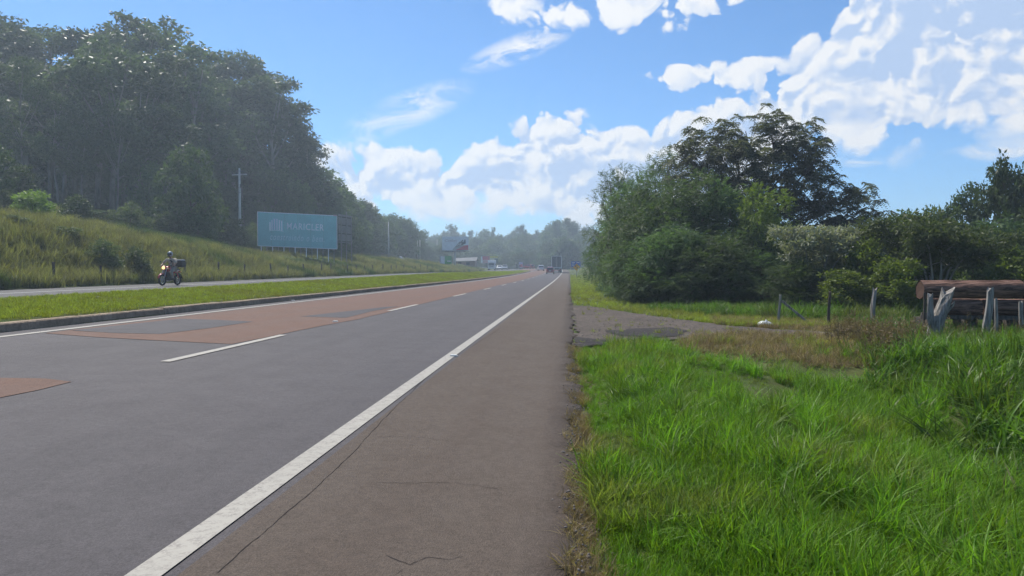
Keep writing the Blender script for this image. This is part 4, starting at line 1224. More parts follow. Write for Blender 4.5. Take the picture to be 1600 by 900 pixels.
# --- the teal billboard
def teal_billboard():
    A, B = at(403.5, 384, 80), at(526, 389, 82.4)
    A.z = (A.z + 0); topA = at(403.5, 331, 80).z
    h = topA - A.z; rt = Vector((B.x - A.x, B.y - A.y, 0)); wd = rt.length
    e = empty('billboard', (A.x, A.y, A.z)); e.matrix_world = Matrix.Translation(A) @ frame_on(rt)
    # local x right, y up, z towards the road; the board leans with the slope of the ground
    tilt = (B.z - A.z)
    def P(x, y, z): return (x, y + tilt * x / wd, z)
    mb = MB(); npan = 6
    for i in range(npan):
        x0, x1 = wd * i / npan + .008, wd * (i + 1) / npan - .008
        p = MB(); p.add([P(x0, 0, 0), P(x1, 0, 0), P(x1, h, 0), P(x0, h, 0), P(x0, 0, -.05), P(x1, 0, -.05), P(x1, h, -.05), P(x0, h, -.05)], [(0, 1, 2, 3), (7, 6, 5, 4), (1, 0, 4, 5), (2, 1, 5, 6), (3, 2, 6, 7), (0, 3, 7, 4)])
        p.build('panel', M_teal, e)
    fr = MB()
    for y in (0, h): fr.bar(P(-.05, y, -.03), P(wd + .05, y, -.03), .07)
    for x in (-.05, wd + .05): fr.bar(P(x, 0, -.03), P(x, h, -.03), .07)
    fr.build('frame', M_tealtext, e)
    for i in range(14):
        x = wd * (i + .5) / 14; gx = e.matrix_world @ Vector(P(x, 0, -.15))
        gz = HX(gx.x, gx.y) - A.z - .3
        t = MB(); t.bar((x, gz, -.13), P(x, h * .9, -.13), .09)
        t.build('post', M_board if i % 2 else M_white, e)
    def fit(o, w, hh):
        v = np.array([q.co for q in o.data.vertices]); d = v.max(0) - v.min(0); o.scale = (w / d[0], hh / d[1], 1)
    def tx(s, size, x, y, m, shear=0, sp=1.0, bold=0.0, name='lettering'):
        o = link(bpy.data.objects.new(name, text_mesh(s, size, .004, m, name, shear, sp, bold)), e)
        o.location = P(x, y, .008); o.rotation_euler = (0, 0, math.atan2(tilt, wd)); return o
    fit(tx('MARICLER', h * .285, wd * .355, h * .53, M_tealtext, 0, 1.12, .012), wd * .475, h * .20)
    fit(tx('construindo o bem.', h * .265, wd * .145, h * .19, M_tealtext2, .22, 1.22, 0, 'lettering'), wd * .69, h * .20)
    # emblem: a row of vertical bars over a shallow arc
    for i, (x, hh, m) in enumerate([(.150, .24, M_tealtext), (.176, .29, M_lilac), (.206, .33, M_lilac), (.238, .33, M_lilac), (.268, .30, M_tealtext), (.298, .30, M_tealtext)]):
        b_ = MB(); w = wd * .0095
        b_.box(P(wd * x, h * (.50 + hh / 2 - .01 * abs(i - 2.5)), .006), (2 * w, h * hh, .008)); b_.build('emblem_bar', m, e)
    b_ = MB()
    for i in range(8):
        t0, t1 = i / 8, (i + 1) / 8
        f = lambda t: P(wd * (.135 + .185 * t), h * (.452 + .028 * math.sin(math.pi * t)), .006)
        b_.bar(f(t0), f(t1), .05, .008)
    b_.build('emblem_arc', M_tealtext, e)
    c = MB(); c.box(P(wd * .985, h * 1.0 + .02, .0), (.42, .16, .03)); c.build('top_tab', plain('faded_pink_print', (.55, .42, .42), .6), e)
    tag(e, 'wide teal billboard reading MARICLER on posts on the grass bank', 'billboard')
teal_billboard()

# --- the back of an old wooden billboard beyond it
def wooden_back():
    A, B = at(529, 379, 90), at(550, 381, 93.5); h = at(529, 334, 90).z - A.z
    rt = Vector((B.x - A.x, B.y - A.y, 0)); wd = rt.length
    e = empty('old_billboard'); e.matrix_world = Matrix.Translation(A) @ frame_on(rt)
    n = 7
    for i in range(n):
        MB().box((wd * (i + .5) / n, h / 2 + random.uniform(-.05, .05), random.uniform(-.01, .01)), (wd / n - .02, h, .03)).build('board', M_board, e)
    for y in (.05, .32, .62, .9): MB().bar((0, h * y, .06), (wd, h * y, .06), .09).build('rail', M_postdark, e)
    for x in (.12, .5, .88):
        g_ = e.matrix_world @ Vector((wd * x, 0, 0)); MB().bar((wd * x, HX(g_.x, g_.y) - A.z - .3, .16), (wd * x, h * .98 + (.5 if x == .5 else 0), .16), .10).build('post', M_board, e)
    MB().bar((wd * .3, h * .35, .26), (wd * .62, h * .72, .26), .09).build('brace', M_board, e)
    MB().bar((wd * .1, h * .68, .24), (wd * .5, h * .78, .24), .07).build('brace', M_board, e)
    tag(e, 'grey wooden back of an old billboard right of the teal billboard', 'billboard')
wooden_back()

# --- the white shoe billboard on a single column
def shoe_billboard():
    Yb = 180; A, B = at(690.6, 391.5, Yb), at(731.5, 391.5, Yb); h = at(711, 369.3, Yb).z - A.z; wd = B.x - A.x
    e = empty('billboard'); e.matrix_world = Matrix.Translation(A) @ frame_on((1, .12, 0))
    MB().box((wd / 2, h / 2, -.12), (wd, h, .2)).build('panel', M_white, e, .02)
    MB().box((wd / 2, -.12, .15), (wd * 1.02, .10, .5)).build('catwalk', M_dsteel, e)
    gz = HX(A.x + wd / 2, Yb) - A.z
    MB().tube([(wd * .48, gz - .3, -.3), (wd * .48, h * .2, -.3)], .26, 14).build('column', M_conc, e)
    MB().bar((wd * .1, -.22, -.25), (wd * .9, -.22, -.25), .18).build('beam', M_dsteel, e)
    z = .004
    def pl(pts, m, nm, dz=0.0): MB().poly([(wd * x, h * y, z + dz) for x, y in pts], .003).build(nm, m, e)
    pl([(.50, .03), (.995, .03), (.995, .40), (.85, .36), (.70, .22)], M_redp, 'red_print')
    pl([(.40, .03), (.50, .03), (.70, .22), (.85, .36), (.80, .40), (.60, .28), (.44, .18)], M_grey, 'sole_print', .004)
    pl([(.44, .19), (.60, .29), (.80, .41), (.90, .52), (.89, .78), (.86, .80), (.82, .58), (.77, .62), (.80, .74), (.77, .78), (.70, .60), (.66, .62), (.60, .48), (.52, .30)], M_black, 'shoe_print', .008)
    pl([(.56, .31), (.62, .40), (.67, .52), (.64, .50), (.58, .38)], M_white, 'shoe_stripe_print', .012)
    pl([(.66, .36), (.72, .46), (.74, .56), (.70, .50), (.66, .42)], M_white, 'shoe_stripe_print', .012)
    o = link(bpy.data.objects.new('lettering', text_mesh('Confort', h * .26, .002, plain('dull_red_print', (.42, .30, .31), .6), 'lettering', .25)), e); o.location = (wd * .10, h * .62, z + .002)
    tag(e, 'white billboard with a dark shoe and red corner on one tall column', 'billboard')
shoe_billboard()

def small_board(name, label, x0, x1, y0, y1, Y, parts, posts=2, face=(1, .1, 0)):
    A, B = at(x0, y1, Y), at(x1, y1, Y); wd = B.x - A.x; h = at(x0, y0, Y).z - A.z
    e = empty(name); e.matrix_world = Matrix.Translation(A) @ frame_on(face)
    MB().box((wd / 2, h / 2, -.06), (wd, h, .08)).build('panel', parts[0], e)
    for i, (a0, b0, a1, b1, m) in enumerate(parts[1]):
        MB().box((wd * (a0 + a1) / 2, h * (b0 + b1) / 2, -.01 + .006 * i), (wd * (a1 - a0), h * (b1 - b0), .014)).build('print_block', m, e)
    gz = HX(A.x + wd / 2, Y) - A.z
    for i in range(posts):
        x = wd * (i + .5) / posts; MB().bar((x, gz - .2, -.16), (x, h * .8, -.16), .11).build('post', M_dsteel, e)
    tag(e, label, 'billboard')
    return e
small_board('billboard', 'low green and white billboard left of the white shoe billboard column', 687, 705.5, 400, 412.5, 165, (M_white, [(.42, 0, 1, 1, M_greenp), (.62, .3, .95, .42, M_white), (0, 0, .08, 1, M_grey)]))
small_board('billboard', 'pink-red billboard beside the yellow one beyond the median', 751.5, 763, 400.5, 411, 250, (M_white, [(.2, .45, 1, 1, M_pinkp), (.2, 0, 1, .42, plain('faded_pink', (.55, .28, .30), .6))]))
small_board('billboard', 'yellow and cream billboard behind the white lorry', 763.6, 778, 400, 411, 250, (plain('cream_print', (.55, .52, .36), .6), [(.12, .70, 1, 1, M_yellowp), (.6, 0, 1, .62, plain('dark_green_print', (.06, .10, .07), .6)), (0, 0, .1, 1, M_pinkp)]))
small_board('billboard', 'small purple and red billboard in front of the far white box', 810.5, 817, 409.5, 419, 262, (plain('lilac_print', (.42, .38, .55), .6), [(.1, .15, .95, .62, M_redp)]))

# --- utility poles and wires
poles = []
def pole(px, y0, y1, Y, label, arm=True, double=False):
    top = at(px, y0, Y); b_ = Vector((top.x, Y, HX(top.x, Y))); hh = top.z - b_.z
    e = empty('utility_pole', b_)
    MB().tube([(0, 0, -.5), (0, 0, hh * .5), (0, 0, hh)], [.19, .15, .11], 8).build('shaft', M_conc, e)
    if arm:
        MB().bar((-.95, .1, hh - .75), (.95, -.1, hh - .75), .13, .15).build('crossarm', M_conc, e)
        for x in (-.85, -.35, .85):
            MB().tube([(x, 0, hh - .69), (x, 0, hh - .60), (x, 0, hh - .50)], [.045, .06, .03], 8).build('insulator', M_trim, e)
        MB().tube([(.16, 0, hh - 2.3), (.16, 0, hh - 1.9)], .07, 8).build('clamp_box', M_trim, e)
    if double: MB().tube([(.55, 1, -.5), (.5, 1, hh * .82)], [.13, .10], 8).build('stay_post', M_conc, e)
    tag(e, label, 'utility pole', 'utility poles along the left bank')
    poles.append((b_, hh))
pole(374, 263, 372, 84, 'tall concrete utility pole with crossarm left of the teal billboard')
pole(607, 347, 404, 160, 'bare concrete utility pole right of the wooden billboard back', False)
pole(652.5, 367, 410, 215, 'double concrete utility pole left of the white shoe billboard', False, True)
pole(683, 374, 411, 260, 'thin distant utility pole just left of the white shoe billboard', False)
left_anchor = (Vector((-66, 44, HX(-66, 44))), 9.5)
chain = [left_anchor] + poles
for i in range(len(chain) - 1):
    (a, ha), (b_, hb_) = chain[i], chain[i + 1]
    runs = [(-.85, .5), (-.35, .5), (.85, .5), (.15, 2.0), (.15, 2.35), (.15, 2.9)] if i == 0 else [(-.3, .35), (.3, .35), (.12, 1.9)]
    for j, (x, dz) in enumerate(runs):
        p, q = Vector((a.x + x, a.y, a.z + ha - dz)), Vector((b_.x + x, b_.y, b_.z + hb_ - dz)); pts = []
        for t in np.linspace(0, 1, 15):
            c = p.lerp(q, float(t)); c.z -= .9 * 4 * t * (1 - t) * (1.3 if dz > 1 else 1); pts.append(c)
        o = MB().tube(pts, .016, 4).build('overhead_wire', M_wire)
        tag(o, ['overhead wires sagging across the left grove to the concrete utility pole', 'overhead wires from the concrete utility pole to the bare pole beyond', 'overhead wires between the two more distant poles', 'overhead wires to the farthest thin pole'][i], 'wire', 'overhead wires along the left bank')

# --- roadside fence posts along the foot of the bank
post_y = [y for y in np.arange(32, 128, 4.1)]
ORD = ['first', 'second', 'third', 'fourth', 'fifth', 'sixth', 'seventh', 'eighth', 'ninth', 'tenth', 'eleventh', 'twelfth', 'thirteenth', 'fourteenth', 'fifteenth', 'sixteenth', 'seventeenth', 'eighteenth', 'nineteenth', 'twentieth', 'twenty-first', 'twenty-second', 'twenty-third', 'twenty-fourth', 'twenty-fifth']
for i, y in enumerate(post_y):
    u = -24.6 + random.uniform(-.25, .15); x = u; hh = random.uniform(.85, 1.15)
    o = MB().tube([(0, 0, -.25), (random.uniform(-.03, .03), 0, hh * .5), (random.uniform(-.06, .06), random.uniform(-.05, .05), hh)], [.08, .07, .065], 6).build('fence_post', M_postdark)
    o.location = (x, y + random.uniform(-.6, .6), HX(x, y))
    tag(o, 'short dark wooden fence post below the left bank, %s from the left' % ORD[i], 'fence post', 'fence posts along the far road')

# --- guardrail by the far road
def guardrail():
    e = empty('guardrail', (-26.2, 150, HX(-26.2, 150)))
    z0 = e.location.z
    pts = [(-26.2 + float(cx(y)) * .6, y, float(zfar(y)) + .72) for y in np.arange(186, 232, 4)]
    mb = MB()
    rings = [[(p[0] - e.location.x + .03, p[1] - 150, p[2] - z0 + dz) if k % 2 else (p[0] - e.location.x, p[1] - 150, p[2] - z0 + dz) for k, dz in enumerate((-.16, -.08, 0, .08, .16))] + [(p[0] - e.location.x - .02, p[1] - 150, p[2] - z0 + dz) for dz in (.16, -.16)] for p in pts]
    mb.loft(rings, True, False).build('rail', M_steel, e)
    for p in pts[::1]:
        MB().box((p[0] - e.location.x - .1, p[1] - 150, p[2] - z0 - .55), (.1, .14, 1.4)).build('post', M_steel, e)
    tag(e, 'pale steel guardrail beside the far road in front of the lorry', 'guardrail')
guardrail()

# --- far low house with grey roof, and a small white gable
def low_house():
    A = at(713, 414, 205); b_ = Vector((A.x, 205, HX(A.x, 205)))
    e = empty('low_house', b_); W_ = 5.4; D_ = 4.0; hz = max(1.5, at(713, 411, 205).z - b_.z)
    M_wall = plain('pinkish_wall', (.26, .18, .15), .8); 
    MB().box((W_ / 2, D_ / 2, hz / 2 - .3), (W_, D_, hz + .6)).build('wall', M_wall, e)
    rf = MB(); rf.loft([[(-.5, -.6, hz), (-.5, D_ / 2, hz + .9), (-.5, D_ + .5, hz + .1), (-.5, D_ + .5, hz), (-.5, D_ / 2, hz + .75), (-.5, -.6, hz - .1)], [(W_ + .5, -.6, hz + .1), (W_ + .5, D_ / 2, hz + 1.2), (W_ + .5, D_ + .5, hz + .2), (W_ + .5, D_ + .5, hz + .1), (W_ + .5, D_ / 2, hz + 1.05), (W_ + .5, -.6, hz)]], True, False)
    rf.build('roof', plain('fibre_cement_roof', (.16, .165, .17), .85, var=.2), e)
    for x in (1.0, 3.4): 
        w = MB().box((x, -.02, hz - .7), (1.0, .06, .8)).build('window', M_trim, e)
    tag(e, 'low house with pinkish wall and grey roof behind the white shoe billboard', 'house')
    A = at(624, 406, 150); b_ = Vector((A.x, 150, HX(A.x, 150))); e = empty('small_shed', b_); h = max(1.2, at(624, 401, 150).z - b_.z)
    MB().loft([[(-.6, 0, -.3), (.6, 0, -.3), (.6, 0, h * .55), (0, 0, h), (-.6, 0, h * .55)], [(-.6, 1.8, -.3), (.6, 1.8, -.3), (.6, 1.8, h * .55), (0, 1.8, h), (-.6, 1.8, h * .55)]], True, False).build('wall', M_white, e)
    r_ = MB(); 
    for s in (-1, 1): r_.bar((s * .38, -.15, h * .80), (s * .38, 1.95, h * .80), .06, .06)
    r_.poly([(-.72, -.15, h * .5), (0, -.15, h + .05), (0, 1.95, h + .05), (-.72, 1.95, h * .5)], .04, (-.6, 0, .8)); r_.poly([(0, -.15, h + .05), (.72, -.15, h * .5), (.72, 1.95, h * .5), (0, 1.95, h + .05)], .04, (.6, 0, .8))
    r_.build('roof', M_grey, e)
    tag(e, 'tiny white gabled shed by the bare utility pole on the bank', 'shed')
low_house()

# --- road signs on the right verge
def curve_sign():
    Yb = 121; c = at(901, 417.5, Yb); b_ = Vector((c.x, Yb, HX(c.x, Yb))); e = empty('warning_sign', b_); z = c.z - b_.z; s = .62
    MB().tube([(0, .05, -.3), (0, .05, z + .3)], .045, 8).build('post', M_dsteel, e)
    pl = MB().poly([(0, 0, z - s), (s, 0, z), (0, 0, z + s), (-s, 0, z)], .02, (0, -1, 0)).build('plate', M_orange, e)
    ar = MB()
    for a, b2 in (((.08, -.26), (.08, -.02)), ((.08, -.02), (-.10, .12)), ((-.10, .12), (-.18, .18))): ar.bar((a[0], -.012, z + a[1]), (b2[0], -.012, z + b2[1]), .10, .01)
    ar.add([(-.26, -.016, z + .02), (-.02, -.016, z + .26), (-.28, -.016, z + .26)], [(0, 1, 2)])
    ar.build('arrow', M_black, pl)
    tag(e, 'orange diamond curve warning sign on a thin post on the right verge', 'road sign')
curve_sign()
def blue_sign():
    Yb = 152; A, B = at(892.3, 417, Yb), at(907, 417, Yb); h = at(899, 408.5, Yb).z - A.z; wd = B.x - A.x
    e = empty('direction_sign', (A.x, Yb, HX(A.x, Yb))); z = A.z - e.location.z
    MB().box((wd / 2, 0, z + h / 2), (wd, .03, h)).build('panel', M_bluep, e)
    for x0, x1, y in ((.12, .40, .78), (.12, .36, .52), (.58, .88, .80), (.12, .30, .26)): MB().box((wd * (x0 + x1) / 2, -.02, z + h * y), (wd * (x1 - x0), .008, h * .09)).build('lettering_bar', M_white, e)
    for x in (.2, .8): MB().bar((wd * x, .06, -.3), (wd * x, .06, z + h * .9), .07).build('post', M_steel, e)
    tag(e, 'blue rectangular road sign behind the orange diamond sign', 'road sign')
blue_sign()
for px, y0, Y, lab in ((807.3, 412, 178, 'dark upright post on the far end of the median'), (812.3, 414, 182, 'thinner dark post beside the median end post')):
    t = at(px, y0, Y); b_ = Vector((t.x, Y, HX(t.x, Y)))
    e = empty('marker_post', b_); MB().bar((0, 0, -.2), (0, 0, t.z - b_.z), .09, .09).build('post', M_dsteel, e)
    MB().box((0, -.06, (t.z - b_.z) * .85), (.34, .02, .36)).build('plate', M_dsteel, e); tag(e, lab, 'post')

# --- logs behind the fence
def log(A, B, r0, r1, label, seed):
    rng = np.random.default_rng(seed); A, B = Vector(A), Vector(B)
    e = empty('log', A); d = B - A; rings = []; n = 28; ns = 60
    ang = rng.uniform(0, 6.28, 6); fr = rng.integers(3, 12, 6)
    fur = rng.normal(0, .022, n)                              # furrows run along the trunk
    for i in range(ns + 1):
        t = i / ns; c = d * t; r = r0 + (r1 - r0) * t
        fur = fur + rng.normal(0, .0055, n); fur *= .97
        rr = [r * (1 + .02 * math.sin(3 * a + ang[0] + 2 * t) + .02 * math.sin(5 * a + ang[1])) + r * fur[k] for k, a in enumerate(np.linspace(0, 2 * math.pi, n, endpoint=False))]
        rings.append([Vector((c.x, c.y + rr[k] * math.cos(a), c.z + rr[k] * math.sin(a))) for k, a in enumerate(np.linspace(0, 2 * math.pi, n, endpoint=False))])
    MB().loft(rings, False, False).build('bark', M_log, e)
    for c, R_, nm in ((Vector((.012, 0, 0)), rings[0], 1), (d - Vector((.012, 0, 0)), rings[-1], -1)):
        pts = [c + (Vector((0, p.y - (0 if nm == 1 else d.y), p.z - (0 if nm == 1 else d.z)))) * .97 for p in R_]
        MB().add([c] + pts, [(0, 1 + k, 1 + (k + 1) % n) for k in range(n)]).build('cut_end', M_logend, e)
    tag(e, label, 'log', 'logs stacked behind the fence')
YL = 18.0
SK = -.13                                       # the stack lies a little askew
zt, zm, zb_ = at(1440, 438.5, YL).z, at(1440, 467, YL).z, at(1440, 491, YL).z
xl_, xr = at(1437, 450, YL).x, at(1586, 450, YL).x
xe = xr + 5.5
r1 = (zt - zm) / 2; r2 = (zm - zb_) / 2 
log((xl_, YL, zm + r1), (xr - .06, YL + SK * (xr - xl_), zm + r1 + .03), r1, r1 * .96, 'thick red-brown log on top of the stack behind the forked post', 1)
log((xr, YL + SK * (xr - xl_), zm + r1 + .01), (xe, YL + SK * (xe - xl_), zm + r1), r1 * .95, r1, 'upper log at the right picture edge with a paler scar', 2)
log((xl_ + .32, YL, zb_ + r2), (xr - .9, YL + SK * (xr - .9 - xl_), zb_ + r2 - .01), r2 * .98, r2, 'lower log of the stack behind the forked post', 3)
log((xr - .8, YL + SK * (xr - .8 - xl_), zb_ + r2), (xe, YL + SK * (xe - xl_), zb_ + r2), r2 * .97, r2, 'lower log at the right picture edge', 4)
log((xl_ + .5, YL + .52, zb_ + r2), (xe, YL + .52 + SK * (xe - xl_), zb_ + r2), r2, r2, 'lower log hidden at the back of the stack', 5)
for i, y in enumerate((YL - .28, YL + .75)):
    o = MB().bar((xl_ - .1 + .5 * i, y, zb_ - .045), (xe, y + SK * (xe - xl_), zb_ - .045), .09, .09).build('beam', M_postdark)
    tag(o, 'long squared timber beam under the front of the logs' if i == 0 else 'long squared timber beam under the back of the logs', 'beam', 'beams under the logs')
for i, px in enumerate((1450, 1510, 1570, 1630)):
    x = at(px, 490, YL).x
    o = MB().box((x, YL + .2 + SK * (x - xl_), (zb_ - .09 + HX(x, YL)) / 2 - .1), (.16, .8, zb_ - .09 - HX(x, YL) + .2)).build('sleeper', M_postdark)
    tag(o, 'dark timber support under the beams of the log stack', 'support', 'supports under the logs')

# --- rough fence posts on the right
def rough_post(name, label, px, y0, Y, w, lean=(0, 0), m=None, seed=0, extra=None, group='rough fence posts on the right'):
    rng = np.random.default_rng(seed); t = at(px, y0, Y); b_ = Vector((t.x, Y, HX(t.x, Y))); hh = t.z - b_.z; e = empty(name, b_); n = 12
    def shaft(p0, p1, r0, r1, ns=9):
        rings = []; fur = rng.normal(0, .13, n)
        for i in range(ns + 1):
            q = i / ns; c = Vector(p0).lerp(Vector(p1), q); c += Vector((.03 * math.sin(4 * q + seed), .02 * math.cos(3 * q), 0)) * (r0 / .06)
            r = r0 + (r1 - r0) * q; fur = fur * .9 + rng.normal(0, .05, n)
            rings.append([c + Vector((r * (1 + fur[k]) * math.cos(a), r * (1 + fur[k]) * math.sin(a), (.04 * math.sin(2 * a + seed) * (r0 / .06) if i == ns else 0))) for k, a in enumerate(np.linspace(0, 2 * math.pi, n, endpoint=False))])
        return MB().loft(rings, True, False)
    shaft((0, 0, -.3), (lean[0], lean[1], hh), w / 2, w / 2 * .8).build('shaft', m or M_post, e)
    if extra:
        for (p0, p1, r0, r1) in extra: shaft(p0, p1, r0, r1, 5).build('fork', m or M_post, e)
    tag(e, label, 'fence post', group)
    return e
rough_post('fence_post', 'thick weathered grey forked fence post in front of the logs', 1463, 455, 15.2, .30, (.16, 0), seed=3, extra=[((-.02, -.05, .15), (-.17, -.03, .98), .075, .045), ((.10, .03, .3), (.27, .02, .80), .10, .05)])
rough_post('fence_post', 'straight grey fence post in front of the right half of the logs', 1543, 452, 15.6, .15, (.0, 0), seed=4)
rough_post('fence_post', 'thin brown stake left of the forked post by the log ends', 1443, 458, 17.2, .07, (.01, 0), M_bark, 5)
rough_post('fence_post', 'thin grey stake right of the straight grey post', 1556, 467, 16.6, .08, (.01, 0), seed=6)
rough_post('fence_post', 'pale stake at the right picture edge before the logs', 1596, 472, 16.2, .10, (.0, 0), seed=7)
rough_post('fence_post', 'crooked weathered fence post standing alone left of the logs', 1363, 451, 19.0, .13, (.07, 0), seed=8)
rough_post('fence_post', 'thin dark fence stake between the braced post and the crooked one', 1296, 456, 19.5, .08, (.0, 0), M_bark, 9)
e = rough_post('fence_post', 'slim square fence post with a long diagonal brace by the driveway', 1218, 461, 20.5, .085, (.0, 0), M_bark_grey, 10)
bq = at(1262, 507, 20.2)
MB().bar((.06, -.02, at(1222, 470, 20.5).z - e.location.z), (bq.x - e.location.x + .25, bq.y - e.location.y, -.12), .11, .06).build('brace', M_post, e)

# --- tied white plastic bag at the end of the driveway
def plastic_bag():
    p = on_ground(1195, 511); e = empty('plastic_bag', p); e.scale = (.72, .72, .62)
    rng = np.random.default_rng(5); n = 18; rings = []
    for i in range(9):
        t = i / 8; z = .24 * t
        rr = .26 * math.sin(math.pi * (.12 + .80 * t)) ** .6 * (1 - .25 * t)
        rings.append([(1.25 * rr * (1 + .10 * math.sin(5 * a + i) + rng.normal(0, .05)) * math.cos(a), .8 * rr * (1 + rng.normal(0, .06)) * math.sin(a), max(-.01, z + rng.normal(0, .012))) for a in np.linspace(0, 2 * math.pi, n, endpoint=False)])
    MB().loft(rings).build('bag', plain('white_plastic_film', (.68, .70, .72), .35, var=.1, scale=9), e)
    MB().tube([(.02, 0, .19), (.03, -.01, .25), (.06, -.02, .29)], [.05, .02, .045], 7).build('knot', MATS['white_plastic_film'], e)
    tag(e, 'white tied plastic bag lying in dry grass beside the driveway', 'bag')
plastic_bag()

# --- loose stones along the broken edge and on the driveway
def pebbles():
    g2 = np.random.default_rng(8); V, F = [], []; o = 0
    ico = bmesh.new(); bmesh.ops.create_icosphere(ico, subdivisions=1, radius=1); iv = np.array([v.co for v in ico.verts]); fi = np.array([[v.index for v in f.verts] for f in ico.faces]); ico.free()
    Yp = 2.6 + 10 * g2.random(700) ** 1.3; xp = .09 + g2.normal(0, .06, 700); s = g2.uniform(.004, .013, 700)
    tri = [on_ground(a, b_) for a, b_ in zip(g2.uniform(905, 1100, 260), g2.uniform(490, 540, 260))]
    tri = [q for q in tri if inside(np.array([q.x]), np.array([q.y]), DRIVE)[0]]
    pos = [(x, y, float(H(x, y)) + (.03 if x > .1 else .06)) for x, y in zip(xp, Yp)] + [(q.x, q.y, q.z + .035) for q in tri]
    sz = list(s) + list(g2.uniform(.006, .02, len(tri)))
    for p, r in zip(pos, sz):
        V.append(iv * r * g2.uniform(.6, 1.2, 3) * np.array([1, 1, .7]) + np.array(p)); F.append(fi + o); o += len(iv)
    ob = link(bpy.data.objects.new('loose_gravel', npmesh('loose_gravel', np.concatenate(V), np.concatenate(F), plain('pale_gravel', (.15, .13, .115), .9, var=.3, scale=30))))
    tag(ob, 'loose gravel along the crumbled shoulder edge and on the driveway', 'gravel', kind='stuff')
pebbles()

# ------------------------------------------------------------------ vehicles
def wheel(parent, c, r, w, axis=(1, 0, 0)):
    c = Vector(c); ax = Vector(axis)
    t = MB().tube([c - ax * w / 2, c - ax * w * .4, c + ax * w * .4, c + ax * w / 2], [r * .93, r, r, r * .93], 20).build('wheel', M_rubber, parent)
    MB().tube([c - ax * (w / 2 + .01), c + ax * (w / 2 + .01)], r * .6, 14).build('rim', M_alloy, t)

def car(label, loc, rz, paint, L=3.9, W=1.7, Hc=1.5, hatch=True):
    """compact car; local -Y is the rear, the car drives towards +Y"""
    e = empty('car', loc, rz); W2 = W / 2
    ys = [-L / 2, -L / 2 + .06, -L / 2 + .3, -L * .2, L * .1, L * .27, L * .42, L / 2 - .08, L / 2]
    belt = [.72, .86, .90, .92, .92, .90, .80, .68, .52]
    wid = [.86, .95, 1, 1, 1, 1, .98, .9, .78]
    rings = []
    for y, bz, wf in zip(ys, belt, wid):
        w = W2 * wf
        rings.append([(-w * .92, y, .26), (w * .92, y, .26), (w, y, .42), (w * .99, y, bz - .12), (w * .92, y, bz), (-w * .92, y, bz), (-w * .99, y, bz - .12), (-w, y, .42)])
    MB().loft(rings, True, True).build('body', paint, e, .02)
    cab = []
    for y, z, wf in ((-L / 2 + .14, .86, .88), (-L / 2 + .42, Hc - .08, .74), (-L * .22, Hc, .74), (L * .06, Hc - .02, .74), (L * .26, .90, .86)):
        cab.append((y, z, W2 * wf))
    rg = [[(-W2 * .9, y, .86), (W2 * .9, y, .86), (w, y, z), (-w, y, z)] for y, z, w in cab]
    rg = [[(-min(W2 * .9, w + .02), y, .85), (min(W2 * .9, w + .02), y, .85), (w, y, max(z, .87)), (-w, y, max(z, .87))] for y, z, w in cab]
    MB().loft(rg, True, False).build('roof', paint, e, .03)
    def quad(nm, pts, m): return MB().poly(pts, .012, (0, 0, 1)).build(nm, m, e)
    y0, y1 = -L / 2 + .14, -L / 2 + .42
    MB().add([(-W2 * .76, y0 + .005, .93), (W2 * .76, y0 + .005, .93), (W2 * .66, y1 - .06, Hc - .17), (-W2 * .66, y1 - .06, Hc - .17)], [(0, 1, 2, 3)]).build('rear_window', M_glass, e).location.y = -.03
    MB().add([(W2 * .76, L * .245, .95), (-W2 * .76, L * .245, .95), (-W2 * .66, L * .08, Hc - .10), (W2 * .66, L * .08, Hc - .10)], [(0, 1, 2, 3)]).build('windscreen', M_glass, e).location.y = .03
    for s in (-1, 1):
        MB().add([(s * W2 * .89, -L * .36, .94), (s * W2 * .89, L * .20, .94), (s * W2 * .77, L * .05, Hc - .12), (s * W2 * .77, -L * .32, Hc - .14)], [(0, 1, 2, 3)]).build('side_window', M_glass, e).location.x = s * .025
        MB().box((s * W2 * .80, -L / 2 + .02, .76), (.20, .10, .22)).build('tail_light', M_tail, e, .02)
        MB().box((s * W2 * .66, L / 2 - .06, .60), (.34, .10, .14)).build('headlight', M_plate, e, .02)
        MB().box((s * (W2 + .06), L * .18, .95), (.14, .10, .12)).build('mirror', paint, e, .02)
        for yy in (-L * .31, L * .31): wheel(e, (s * (W2 - .1), yy, .30), .30, .19)
    MB().box((0, -L / 2 - .02, .42), (W * .88, .10, .20)).build('bumper', paint if hatch else M_trim, e, .02)
    MB().box((0, L / 2, .40), (W * .8, .10, .20)).build('bumper', M_trim, e, .02)
    MB().box((0, -L / 2 - .035, .62), (.40, .02, .13)).build('number_plate', M_plate, e)
    tag(e, label, 'car'); return e
def road_at(px, Y, u=None):
    x = at(px, 425, Y).x
    return Vector((x, Y, HX(x, Y) + .012))
car('small red hatchback seen from behind in the right lane', road_at(860, 156), 0, M_carred)
car('white estate car further ahead in the left lane', road_at(845, 200), .1, M_carwhite, 4.1, 1.75, 1.55)
car('dull red car turning at the far end of the median', road_at(826, 232), .9, M_carred, 4.0)
car('white car next to the lorry on the far road', road_at(780.5, 226), math.pi + .05, M_carwhite, 4.0)
car('silver car right of the white car on the far road', road_at(789, 232), math.pi + .05, M_carsilver, 4.2, 1.78, 1.6)

